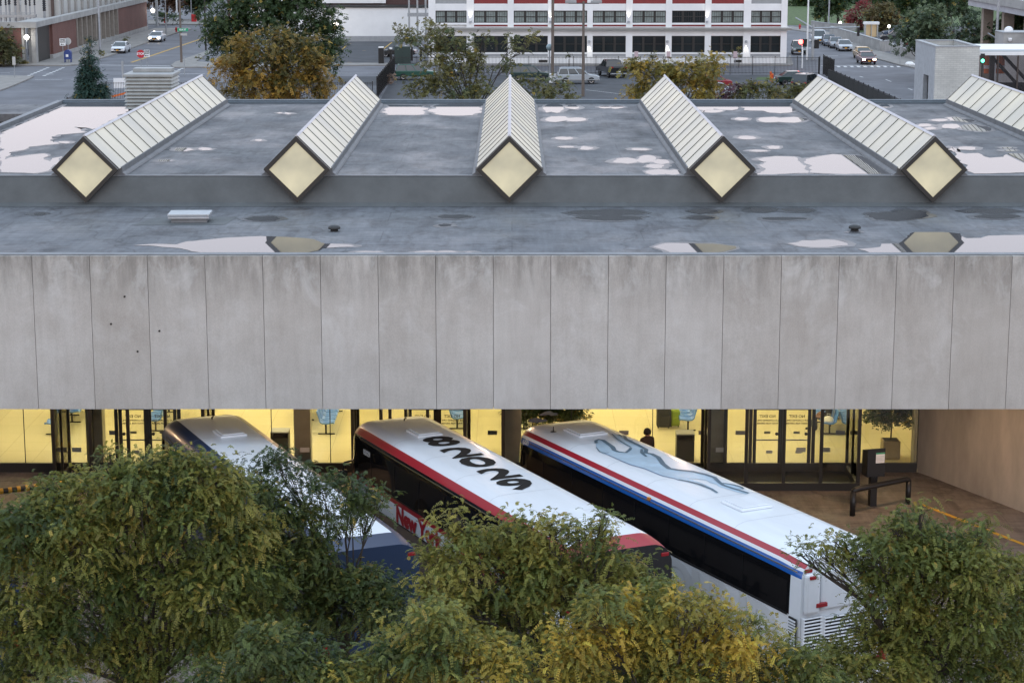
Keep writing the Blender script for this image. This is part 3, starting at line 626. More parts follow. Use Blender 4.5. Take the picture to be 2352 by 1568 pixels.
# bus 2: red-edged coach
B2,L2=bus('white roofed coach with red edges and black digits on its roof',(-3.55,58.0),(2.57,45.3),M_busw,[(7,9,M_busred)],low=(M_busgrey,M_busw),rear='plain',band=(M_busred,.75),dark_right=True)
hx=tolocal(B2,G(975,993,3.63)); hatch(B2,*hx); hx=tolocal(B2,G(1318,1183,3.63)); hatch(B2,*hx)
digs=(('8',1014.6,1013.6),('2',1060,1039),('0',1099,1061),('2',1147,1087.5),('9',1189,1112))
b=MB()
for ch,x,y in digs:
    lx,lyy=tolocal(B2,G(x,y,3.61)); vs,fs=text_mb(ch,1.52,.048)
    b.add([(lx+v[1]*.92,(lyy-v[0]*1.2),roofpt(.3)+.012) for v in vs],fs)
b.build('roof_number',mat('matte_ink',(.018,.016,.015),.85,var=0,spec=.2),B2)
for sd,sz,xa,xb,zc,m in ((1,.6,10.4,6.6,1.77,M_busred),(-1,.95,1.3,6.1,1.35,M_black)):
    for word,x0 in (('New York',xa),('Trailways',xb)):
        b=MB(); vs,fs=text_mb(word,sz,.035,'LEFT'); b.add([(x0-sd*v[0]*1.15,sd*1.302,zc+v[1]) for v in vs],fs); b.build('side_lettering',m,B2)
b=MB(); vs,fs=text_mb('82029',.2,.008); b.add([(L2-1.5-v[0],1.29,2.95+v[1]) for v in vs],fs); b.build('fleet_number',M_signw,B2)
b=MB(); b.bb(1,L2-2.4,1.27,1.297,1.505,1.53); b.bb(1,L2-2.4,-1.297,-1.27,1.505,1.53); b.build('black_line',M_black,B2)
# bus 3: white coach with red/white/blue stripes
B3,L3=bus('white coach with red and blue stripes and a running dog on its roof',(1.12,57.55),(7.5,44.95),M_busw,[(5,7,M_busblue),(7,8,M_busw),(8,9,M_busred)],low=(M_busw,M_busw),rear='louvre')
for x,y in ((1345,991),(1715,1157)):
    hx=tolocal(B3,G(x,y,3.63)); hatch(B3,*hx,sx=.95,sy=.9)
DZ=(1343.6,976.1,.17089)
def dog(l): return [tolocal(B3,G(DZ[0]+x*DZ[2],DZ[1]+y*DZ[2],3.61)) for x,y in l]
body=[(150,280),(145,215),(190,190),(240,200),(300,240),(370,290),(395,335),(440,355),(550,368),(600,330),(618,300),(540,262),(450,215),(400,160),(358,112),(440,125),(520,170),(560,215),(700,262),(825,322),(815,372),(900,385),(985,430),(1050,520),(1130,582),(1250,600),(1450,622),(1620,662),(1740,702),(1800,762),(1850,772),(2100,828),(2130,855),(2050,852),(1905,815),(1930,835),(2150,880),(2200,912),(2170,922),(2050,895),(1850,832),(1800,818),(1770,790),(1680,768),(1630,735),(1500,718),(1390,715),(1480,740),(1600,785),(1720,845),(1790,900),(1765,912),(1690,862),(1550,802),(1400,762),(1260,735),(1200,710),(1050,682),(900,622),(800,580),(600,525),(480,470),(400,435),(280,385),(230,375),(190,345),(165,310)]
def roofsheet(name,pts,dz,m,par):
    b=MB(); b.add([(p[0],p[1],roofpt(min(abs(p[1]),.7))+dz) for p in pts],[tuple(range(len(pts)))])
    o=b.build(name,m,par)
    if o.data.polygons[0].normal.z<0: o.data.flip_normals()
    return o
roofsheet('dog_emblem',dog(body),.008,mat('dog_pale_blue',(.44,.57,.68),.4,var=.12,scale=2),B3)
def ribbon(b,pts,w0,w1,z):
    P=[Vector(p) for p in pts]; Lf=[];Rt=[]
    for i,p in enumerate(P):
        d=(P[min(i+1,len(P)-1)]-P[max(i-1,0)]).normalized(); nn=Vector((-d.y,d.x)); t=i/(len(P)-1); w=(w0+(w1-w0)*abs(2*t-1))/2
        Lf.append(p+nn*w);Rt.append(p-nn*w)
    b.add([(q.x,q.y,z) for q in Lf]+[(q.x,q.y,z) for q in Rt],[(i,i+1,len(P)+i+1,len(P)+i) for i in range(len(P)-1)])
b=MB(); z=roofpt(.3)+.014
for l,w in (([(150,240),(145,205),(190,190),(240,200),(300,240),(370,290),(395,335),(440,355),(550,368),(600,330),(618,305)],.13),([(360,115),(440,190),(540,250),(618,295)],.05),([(450,130),(530,150),(555,190),(700,258),(825,325),(815,372),(900,385),(985,430),(1050,520),(1130,580),(1250,600),(1450,620),(1620,660),(1740,700),(1800,760),(1860,805),(2000,850),(2200,910)],.14),([(1850,775),(2000,800),(2100,828),(2130,855)],.09),([(1260,728),(1400,755),(1550,795),(1700,855),(1780,905)],.10),([(760,320),(765,370),(825,420)],.1),([(150,295),(200,355),(270,375),(320,365)],.04)): ribbon(b,dog(l),w,w*.6,z)
b.build('dog_outline',mat('dog_dark_blue',(.09,.155,.21),.4,var=0),B3)
b=MB()
for l in ([(270,380),(400,435),(480,472),(600,525),(800,580),(900,622),(1050,682),(1200,710),(1260,735)],): ribbon(b,dog(l),.025,.015,z)
b.build('dog_belly_line',mat('dog_line_blue',(.08,.16,.32),.4,var=0),B3)
b=MB(); vs,fs=text_mb('64',.62,.05); ox,oy=tolocal(B3,G(1330,975,3.4))
for ch,(x,y) in (('6',(1237,980)),('4',(1262,965))):
    lx,lyy=tolocal(B3,G(x-3,y,3.4)); vs,fs=text_mb(ch,.62,.05); b.add([(lx+v[1],lyy-v[0]*1.5,roofpt(.8)+.002) for v in vs],fs)
b.build('roof_number',mat('number_blue',(.05,.09,.28),.4,var=0),B3)
b=MB(); vs,fs=text_mb('GREYHOUND',1.25,.07); b.add([(5.9-v[0]*1.32,1.302,1.66+v[1]*.85) for v in vs],fs); b.build('side_lettering',M_ghost,B3)
b=MB(); vs,fs=text_mb('6447',.18,.01); b.add([(L3-.72-v[0],1.26,3.17+v[1]) for v in vs],fs); b.build('fleet_number',M_signw,B3)
# rear louvres and corner fairing of bus 3
for y0,y1,z0,z1 in ((.66,1.16,1.2,2.15),(-.62,.60,1.3,2.1),(-1.16,-.66,1.2,2.15)):
    g=MB(); g.bb(-.035,.0,y0,y1,z0,z1); k=int((z1-z0)/.075)
    go=g.build('rear_grille',M_dark,B3)
    s_=MB()
    for i in range(k+1):
        z=z0+(z1-z0)*i/k; s_.box((-.055,(y0+y1)/2,z),(.05,y1-y0,.034),ry=R(25))
    for yy in (y0,y1,): s_.bb(-.07,-.02,yy-.03,yy+.03,z0-.03,z1+.03)
    s_.build('louvre',M_busw,go)
g=MB(); 
for i in range(14): g.box((.18,1.305,1.2+i*.068),(.26,.03,.036),ry=0)
go=g.build('side_louvre',M_busw,B3); g=MB(); g.bb(.04,.33,1.275,1.298,1.15,2.15); g.build('louvre_backing',M_dark,go)
for sd in (1,-1): g=MB(); g.bb(-.12,.02,sd*.95-.2,sd*.95+.2,2.25,3.2); g.build('rear_corner_fairing',M_busw,B3,bevel=.07)
g=MB(); g.bb(-.06,.02,-.7,.7,2.3,3.2); g.build('rear_upper_panel',M_busw,B3,bevel=.05)
for sd in (1,-1):
    a=MB(); a.box((-.13,sd*.98,3.12),(.05,.17,.08)); a.build('marker_light',M_red,B3,bevel=.015)
    a=MB(); a.box((-.1,sd*.72,2.45),(.08,.3,.1)); a.build('marker_light',M_red,B3,bevel=.015)
    a=MB(); a.box((-.09,sd*.82,.93),(.07,.6,.14)); a.build('tail_light',M_red,B3,bevel=.02)
a=MB(); a.box((6.6,1.235,3.28),(.12,.06,.06)); a.build('side_marker_light',M_amber,B3)
for bb_ in (B2,B1):
    for x in (L1-.9,): 
        a=MB(); a.tube([(x,-.1,3.59),(x,-.1,3.66),(x-.12,-.1,3.7)],.02); a.build('aerial',M_black,bb_)
a=MB(); a.lathe([(.09,3.6),(.09,3.615),(.02,3.62),(.012,3.76)],c=(L3-1.35,.72,-.02),n=12); a.build('aerial',M_black,B3)
# bus 4: only its rear corner shows at the left edge
B4,_=bus('navy coach cut by the left edge of the view, only its rear corner showing',(-17.7,58.1),(-12.45,45.45),M_busw,[(6,9,M_busnavy)],low=(M_busnavy,M_busnavy),rear='plain',band=(M_busnavy,.75))
# ---------------- trees ----------------
def leafmat(name,rough=.5,trans=.35):
    m=mat(name,(.06,.09,.03),rough,var=0,spec=.35); n,l,b=nodes(m)
    a=n.new('ShaderNodeAttribute'); a.attribute_name='leafcol'; l.new(a.outputs['Color'],b.inputs['Base Color'])
    t=n.new('ShaderNodeBsdfTranslucent'); l.new(a.outputs['Color'],t.inputs[0]); mx=n.new('ShaderNodeMixShader'); mx.inputs[0].default_value=trans
    o=n['Material Output']; l.new(b.outputs[0],mx.inputs[1]); l.new(t.outputs[0],mx.inputs[2]); l.new(mx.outputs[0],o.inputs[0]); return m
M_leaf=leafmat('foliage')
LB=1.85
def unit(a): return a/np.maximum(1e-9,np.linalg.norm(a,axis=-1,keepdims=True))
def leaf_mesh(name,lobes,pal,seed,dens=60,fr=14,flen=.22,pairs=5,lw=.022,ll=.055,droop=.55,shell=.35,parent=None,spread=.16,hf=5.5,hth=-.55):
    """lobes: (x,y,z,rx,ry,rz,densfactor). Sprays of pinnate leaves: each leaf a drooping stalk with paired leaflets."""
    g=np.random.default_rng(seed); C=[];N=[];K=[]
    for i,(x,y,z,rx,ry,rz,df) in enumerate(lobes):
        n=max(3,int(dens*df*(rx*ry+rx*rz+ry*rz)/3)); u=unit(g.normal(size=(n,3))); u[:,2]=np.where(u[:,2]<-.55,-u[:,2],u[:,2])
        r=shell+(1-shell)*g.random(n)**.55; r*=1+.16*np.sin(u[:,0]*5+i)*np.cos(u[:,2]*6+i*2)+.15*g.normal(size=n); so=g.random(n)<.07; r[so]*=1.12+.28*g.random(so.sum())
        C.append(np.array([x,y,z])+u*r[:,None]*np.array([rx,ry,rz])); N.append(u); K.append(np.full(n,i))
    C=np.concatenate(C);N=np.concatenate(N);K=np.concatenate(K); ns=len(C)
    # spray colour: lobe tone + spray tone
    pal=np.array(pal); lt=g.random(len(lobes)); st=np.clip(.55*lt[K]+.45*g.random(ns)+.16*g.normal(size=ns),0,.999)
    idx=st*(len(pal)-1); i0=idx.astype(int); fcol=pal[i0]*(1-(idx-i0))[:,None]+pal[i0+1]*(idx-i0)[:,None]
    hol=np.sin(C[:,0]*hf+seed)+np.sin(C[:,1]*hf*.9+2*seed)+np.sin(C[:,2]*hf*1.25+.7*C[:,0]*hf)+.35*g.normal(size=ns); keep=(hol>hth)|(g.random(ns)<.18); C,N,K,fcol=C[keep],N[keep],K[keep],fcol[keep]; ns=len(C)
    S=np.repeat(C,fr,0); NN=np.repeat(N,fr,0); COLS=np.repeat(fcol,fr,0); m=len(S)
    S=S+g.normal(size=(m,3))*spread*np.array([1,1,.6])
    d=unit(NN*.7+g.normal(size=(m,3))*.75+np.array([0,0,.12])); L=flen*(.65+.7*g.random(m))
    side=unit(np.cross(d,np.array([0,0,1.])+g.normal(size=(m,3))*.45))
    COLS=COLS*(1+.22*g.normal(size=(m,1))); yel=g.random(m)<.03; COLS[yel]=np.array([.19,.14,.03])*(.7+.6*g.random((yel.sum(),1)))
    COLS=np.clip(COLS*LB,.008,.6)
    T=[];
    for k in range(pairs):
        t=(k+.7)/(pairs+.3); p=S+d*(L*t)[:,None]; p[:,2]-=droop*L*t*t
        dd=d.copy(); dd[:,2]-=droop*2*t; dd=unit(dd)
        for sg in (-1,1):
            la=unit(side*sg+dd*.55+g.normal(size=(m,3))*.18); sz=ll*(1-.35*abs(2*t-1))*(.8+.4*g.random(m))
            tip=p+la*sz[:,None]; tip[:,2]-=sz*.25
            w=unit(np.cross(la,np.cross(dd,side)))*(lw*.9); mid=p+la*(sz*.45)[:,None]
            T.append(np.stack([p,mid+w,tip,mid-w],1))
    T=np.stack(T,1).reshape(-1,4,3)   # m*pairs*2
    nq=len(T); me=bpy.data.meshes.new(name); me.vertices.add(nq*4); me.vertices.foreach_set('co',T.reshape(-1).astype(np.float32))
    me.loops.add(nq*4); me.loops.foreach_set('vertex_index',np.arange(nq*4,dtype=np.int32)); me.polygons.add(nq)
    me.polygons.foreach_set('loop_start',np.arange(0,nq*4,4,dtype=np.int32)); me.polygons.foreach_set('loop_total',np.full(nq,4,dtype=np.int32))
    me.update(calc_edges=True); ca=me.color_attributes.new('leafcol','FLOAT_COLOR','POINT')
    cc=np.ones((nq*4,4),np.float32); cc[:,:3]=np.repeat(COLS,pairs*2*4,0); ca.data.foreach_set('color',cc.reshape(-1)); me.materials.append(M_leaf)
    o=bpy.data.objects.new(name,me); COL.objects.link(o)
    if parent: o.parent=parent
    return o,C
def wig(a,b,n,amp,r):
    a=Vector(a);b=Vector(b); return [a.lerp(b,k/n)+Vector((r.uniform(-1,1),r.uniform(-1,1),r.uniform(-.5,.8)))*amp*(0 if k in (0,n) else 1)*(b-a).length for k in range(n+1)]
def tree(name,label,base,lobes,pal,seed,trunk_r=.16,group=None,fork=None,twigs=14,cat='tree',bark=None,lean=(0,0),**kw):
    """lobes in world coordinates"""
    t=thing(name,label,cat,base,group=group); bx,by,bz=base; r=random.Random(seed)
    L=[(l[0]-bx,l[1]-by,l[2]-bz,*l[3:]) for l in lobes]
    o,C=leaf_mesh('crown',L,pal,seed,parent=t,**kw)
    fz=fork if fork else min(l[2]-l[5] for l in L)*.9
    top=max(l[2] for l in L); cx=sum(l[0] for l in L)/len(L); cyy=sum(l[1] for l in L)/len(L)
    F_=Vector((cx*.25,cyy*.25,max(.3,fz)))
    m=MB(); m.tube(wig((0,0,-.05),F_,4,.02,r),[trunk_r*1.35,trunk_r*1.05,trunk_r,trunk_r*.95,trunk_r*.85],10); m.build('trunk',bark or M_bark,t,smooth=True)
    b=MB()
    for l in L:
        c=Vector(l[:3]); mid=F_.lerp(c,.5)+Vector((0,0,.15*(c-F_).length)); rad=trunk_r*(.16+.16*r.random())
        pts=[F_]+[F_.lerp(mid,k/3)+Vector((r.uniform(-.1,.1),r.uniform(-.1,.1),0)) for k in (1,2)]+[mid]+[mid.lerp(c,k/3)+Vector((r.uniform(-.1,.1),r.uniform(-.1,.1),r.uniform(-.05,.1))) for k in (1,2)]+[c]
        b.tube(pts,[rad*(1-.12*k) for k in range(7)],6)
        for k in range(twigs):
            u=Vector((r.gauss(0,1),r.gauss(0,1),r.gauss(.2,.8))).normalized(); e=c+Vector((u.x*l[3],u.y*l[4],u.z*l[5]))*r.uniform(.6,.98)
            b.tube(wig(pts[r.choice((4,5,6))],e,3,.07,r),[rad*.3,rad*.22,rad*.14,rad*.05],4)
    b.build('branches',bark or M_bark,t)
    return t
def pxl(Y,lst,flat=1.,dy=1.05,seed=1):
    "lobes given as photo x, y, radius (px) on a plane Y deep; real size and place"
    r=random.Random(seed); out=[]
    for l in lst:
        x,y,rp=l[:3]; yo=l[3] if len(l)>3 else r.uniform(-.5,.5); df=l[4] if len(l)>4 else 1.
        p=V(x,y,Y+yo); s=4800/((Y+yo)*math.cos(PT)+(H-p[2])*math.sin(PT)); rm=rp/s
        out.append((p[0],p[1],p[2],rm,rm*dy,rm*flat,df))
    return out
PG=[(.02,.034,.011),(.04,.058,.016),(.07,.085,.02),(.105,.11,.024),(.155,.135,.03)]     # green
PGd=[(.015,.027,.010),(.026,.042,.013),(.040,.056,.016),(.058,.072,.019),(.085,.088,.022)]  # darker green, shade of the shadowed trees put into the leaf colour
PGy=[(.03,.05,.016),(.06,.08,.024),(.10,.11,.028),(.17,.15,.03),(.27,.19,.03)]             # turning yellow
FG='honey locust trees in front of the coaches'
kw=dict(dens=185,hth=-.95,fr=15,pairs=7,ll=.043,lw=.017,flen=.21)
tree('honey_locust','big green tree filling the lower left, in front of the navy coach',(-7.4,40.3,0),pxl(40.3,[(70,1215,75),(150,1175,75),(230,1140,70),(320,1120,70),(405,1110,68),(480,1120,68),(540,1160,65),(575,1230,65),(30,1240,70),(180,1260,95),(300,1220,95),(430,1210,95),(530,1290,90),(60,1340,100),(210,1370,110),(350,1350,110),(480,1380,100),(590,1330,70),(252,1045,22,0,.5),(262,1075,25,0,.7),(350,1068,30,0,.8),(440,1068,32,0,.8),(110,1125,30,0,.7),(600,1400,60),(20,1440,80),(110,1480,85),(230,1500,75),(330,1460,95),(480,1480,85),(60,1560,70),(330,1560,55),(560,1490,60)]),PG,11,.22,FG,fork=2.0,**kw)
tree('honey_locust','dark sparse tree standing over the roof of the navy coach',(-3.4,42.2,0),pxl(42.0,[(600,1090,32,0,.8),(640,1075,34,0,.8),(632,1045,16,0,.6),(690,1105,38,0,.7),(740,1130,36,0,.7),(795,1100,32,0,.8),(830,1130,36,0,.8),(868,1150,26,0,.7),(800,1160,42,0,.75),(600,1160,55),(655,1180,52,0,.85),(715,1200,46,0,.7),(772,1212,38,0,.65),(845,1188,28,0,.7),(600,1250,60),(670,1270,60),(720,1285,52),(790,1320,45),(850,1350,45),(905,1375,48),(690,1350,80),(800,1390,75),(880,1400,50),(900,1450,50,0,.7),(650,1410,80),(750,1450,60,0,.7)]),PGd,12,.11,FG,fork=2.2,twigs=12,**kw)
tree('honey_locust','broad green tree in front of the red edged coach',(1.3,39.3,0),pxl(39.2,[(1000,1300,45,0,.9),(1030,1230,34,0,.8),(1040,1180,16,0,.5),(1085,1235,36,0,.8),(1060,1290,55),(990,1360,48,0,.8),(1140,1260,50),(1180,1215,30,0,.7),(1210,1250,50),(1270,1235,42,0,.8),(1330,1240,42,0,.8),(1385,1220,30,0,.6),(1388,1186,14,0,.4),(1405,1275,40),(1448,1322,34),(1150,1340,75),(1250,1330,80),(1350,1340,80),(1430,1385,72),(1500,1362,36),(1110,1420,70),(1230,1430,85),(1538,1402,38),(1040,1400,60)]),PG[1:]+[(.16,.15,.035)],13,.2,FG,fork=2.0,**kw)
tree('honey_locust','yellowing low tree at the bottom edge, left of centre',(-1.5,36.3,0),pxl(36.3,[(1000,1430,48),(1050,1440,45),(950,1460,50),(1000,1500,70),(900,1520,62),(1090,1500,62),(1000,1590,90),(850,1570,62),(1150,1560,75),(780,1570,50),(1180,1510,40)]),PGy,14,.14,FG,fork=1.6,**kw)
tree('honey_locust','yellowest tree at the bottom edge, right of centre',(2.8,36.6,0),pxl(36.6,[(1370,1400,45),(1440,1410,50),(1510,1405,48),(1580,1395,45),(1620,1420,45),(1665,1400,24,0,.6),(1690,1435,38,0,.8),(1735,1450,32,0,.8),(1400,1480,70),(1500,1480,75),(1600,1490,70),(1690,1500,50),(1310,1500,60),(1450,1570,80),(1570,1575,80),(1680,1570,60),(1330,1580,60),(1755,1510,36)]),PGy[1:]+[(.32,.21,.03)],15,.15,FG,fork=1.6,**kw)
tree('honey_locust','green tree at the right edge, in front of the striped coach and the bay line',(8.3,40.0,0),pxl(40.,[(1840,1275,18,0,.4),(1880,1270,28,0,.5),(1920,1245,26,0,.5),(1960,1262,36,0,.7),(2010,1275,46),(2000,1320,40,0,.75),(1900,1310,20,0,.35),(2060,1225,36,0,.9),(2080,1195,24,0,.7),(2117,1168,14,0,.5),(2100,1245,44),(2150,1240,42),(2110,1290,50),(2060,1290,45),(2180,1310,50),(2190,1265,46),(2262,1210,26,0,.7),(2258,1250,34),(2310,1320,48),(2340,1300,24,0,.7),(2240,1320,65),(2140,1320,70),(2030,1350,70),(1995,1400,42,0,.65),(1965,1440,30,0,.5),(2340,1390,62),(2240,1420,80),(2120,1430,85),(2030,1475,60),(1915,1505,36,0,.7),(1880,1550,45),(2330,1490,80),(2200,1530,90),(2060,1560,90),(1930,1560,75),(2340,1580,60)]),PG[1:],16,.2,FG,fork=2.0,**kw)
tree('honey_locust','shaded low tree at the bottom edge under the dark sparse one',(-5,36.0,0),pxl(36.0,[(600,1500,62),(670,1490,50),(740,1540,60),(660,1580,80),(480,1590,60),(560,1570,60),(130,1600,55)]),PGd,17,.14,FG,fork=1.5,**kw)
tree('honey_locust','small thin tree at the bottom edge between the yellow tree and the right hand tree',(5.3,37.,0),pxl(37.,[(1810,1500,40,0,.7),(1850,1540,50),(1780,1550,55),(1840,1590,60)]),PG,18,.1,FG,fork=1.5,**kw)
# ---------------- street furniture and vehicles ----------------
def gline(mb,p,q,w,z=.01,dash=None):
    a=Vector(p[:2]);b=Vector(q[:2]); d=(b-a).normalized(); n=Vector((-d.y,d.x))*w/2; L=(b-a).length
    segs=[(0,L)] if not dash else [(s,min(L,s+dash[0])) for s in np.arange(0,L,dash[0]+dash[1])]
    for s,e in segs:
        u=a+d*s;v=a+d*e; mb.quad((*(u-n),z),(*(v-n),z),(*(v+n),z),(*(u+n),z))
def walk(name,pts,z=.13,m=None):
    P=[G(x,y)[:2] for x,y in pts]; mb=MB(); mb.prism(P,-.05,z); return struct(name,mb,m or M_walk)
def patch(name,pts,z,m):
    P=[G(x,y)[:2] for x,y in pts]; mb=MB(); mb.add([(*p,z) for p in P],[tuple(range(len(P)))]); o=struct(name,mb,m)
    if o.data.polygons[0].normal.z<0: o.data.flip_normals()
    return o
walk('pavement',[(-400,149),(0,151),(150,153),(176,150.5),(208,143),(262,127),(345,97),(410,76),(440,69),(436,66),(355,67),(118,136),(0,146),(-400,146)])
walk('pavement',[(-400,176),(0,176),(78,177),(70,182),(40,195),(15,205),(0,210),(-400,250)])
walk('pavement',[(393,152),(400,156.5),(500,156),(620,156),(620,150),(500,148),(450,143),(486,118),(478,118),(402,145)])
walk('pavement',[(340,57),(480,58),(480,46),(340,48)])
walk('pavement',[(640,152),(905,152),(905,147),(640,147)])
walk('pavement',[(960,152),(1815,152),(1822,150),(1815,128),(1800,146),(960,146)])
walk('pavement',[(1904,76),(1960,98),(2026,121),(2105,141),(2125,165),(2088,155),(2066,151),(2030,141),(1992,131),(1950,117),(1900,92),(1860,76),(1815,69),(1815,62)])
patch('grass',[(1700,-18),(1700,57),(1904,60),(1960,75),(2420,80),(2500,-18)],.008,M_grass)
patch('grass',[(1740,178),(1870,178),(1860,186),(1735,184)],.03,M_grass)
patch('parking_lot',[(905,172.5),(1880,172.5),(1960,236),(870,236)],.008,M_asph2)
patch('driveway',[(792,97),(925,97),(905,147),(700,147)],.008,M_asph2)
patch('side_lot',[(690,176),(898,176),(880,196),(690,196)],.008,M_asph2)
patch('station_lot',[(1965,82),(2230,60),(2330,100),(2105,130),(2030,108)],.2,M_asph2)
mk=MB()
for p,q,w,ds in [((182,149.5),(398,152),.45,None),((80,183),(300,183.5),.2,(3,1)),((64,175),(114,154.5),.35,(1.2,.8)),((100,175),(146,156),.35,(1.2,.8)),((350,172),(386,157),.35,(1.4,.9)),((380,175.5),(420,157),.35,(1.4,.9)),((0,168),(22,168),.2,None),((405,170),(470,170),.25,None),((108,171),(124,171),.25,None),
  ((690,168.5),(900,168.5),.15,None),((1890,129),(1925,129),.35,None),((1886,151.5),(2042,152),.35,None),((1940,182),(1950,188),.15,(1,1)),((2034,183),(2047,188),.14,None),((2086,203.5),(2096,207.5),.14,None),((1975,176),(1982,178),.2,None),((1346,207),(1440,218),.12,None),((1440,218),(1500,214),.12,None)]:
    gline(mk,G(*p),G(*q),w,dash=ds)
for k in range(12):
    x=1890+k*15.3; mk.add([G(x,152.2),G(x+7,152.2),G(x+11,155),G(x+3.5,155)],[(3,2,1,0)])
mk.v=[(v[0],v[1],.012) for v in mk.v]; struct('road_marking',mk,M_paint)
mk=MB()
for a,b in (((300,144),(490,80)),): gline(mk,G(*a),G(*b),.14,z=.012); gline(mk,G(a[0]+4,a[1]),G(b[0]+3,b[1]),.14,z=.012)
for p,q in (((786,114),(795,106)),((796,101),(806,101)),((876,117),(900,98)),((760,133),(778,121)),((798,144),(808,144)),((832,117),(840,117))): gline(mk,G(*p),G(*q),.15,z=.013)
struct('lane_marking',mk,M_ypaint)
def pole(name,label,cat,x,yb,z,r0=.09,r1=.05,m=None,group=None,base=None):
    p=G(x,yb) if base is None else base; t=thing(name,label,cat,p,group=group); b=MB(); b.tube([(0,0,0),(0,0,z*.5),(0,0,z)],[r0,(r0+r1)/2,r1],8); b.build('pole',m or M_steel,t); return t
def carpaint(n,c): return mat(n,c,.28,.15,var=0,coat=.7)
CP=dict(white=carpaint('car_white',(.72,.74,.77)),silver=carpaint('car_silver',(.42,.45,.48)),green=carpaint('car_green',(.02,.09,.06)),black=carpaint('car_black',(.015,.017,.02)),dgreen=carpaint('car_dark_green',(.02,.045,.04)),red=carpaint('car_red',(.30,.02,.03)),maroon=carpaint('car_maroon',(.10,.01,.015)),yellow=carpaint('car_gold',(.42,.26,.05)),grey=carpaint('car_grey',(.22,.24,.27)),blue=carpaint('car_blue',(.06,.09,.14)))
M_hot=mat('headlight_lit',(1,.9,.75),.3,var=0,emit=(1,.78,.5),es=14)
KIND={'sedan':(4.6,1.78,[(-2.28,.32),(-2.3,.72),(-2.18,.94),(-1.6,.98),(1.0,.95),(1.9,.83),(2.25,.68),(2.3,.32)],(-1.75,1.2,-1.05,.3,.95,1.42),.32),
 'suv':(4.5,1.8,[(-2.22,.4),(-2.25,.8),(-2.2,1.02),(1.0,1.02),(1.95,.93),(2.22,.78),(2.25,.4)],(-2.2,1.15,-1.95,.35,1.0,1.66),.36),
 'van':(4.8,1.85,[(-2.35,.4),(-2.4,.85),(-2.35,1.05),(1.5,1.05),(2.15,.9),(2.4,.72),(2.4,.35)],(-2.35,1.75,-2.2,.75,1.03,1.78),.35),
 'pickup':(5.6,1.95,[(-2.75,.55),(-2.8,1.15),(-.8,1.15),(-.8,1.12),(1.4,1.12),(2.5,1.02),(2.78,.85),(2.8,.5)],(-.95,1.5,-.75,.75,1.1,1.85),.40)}
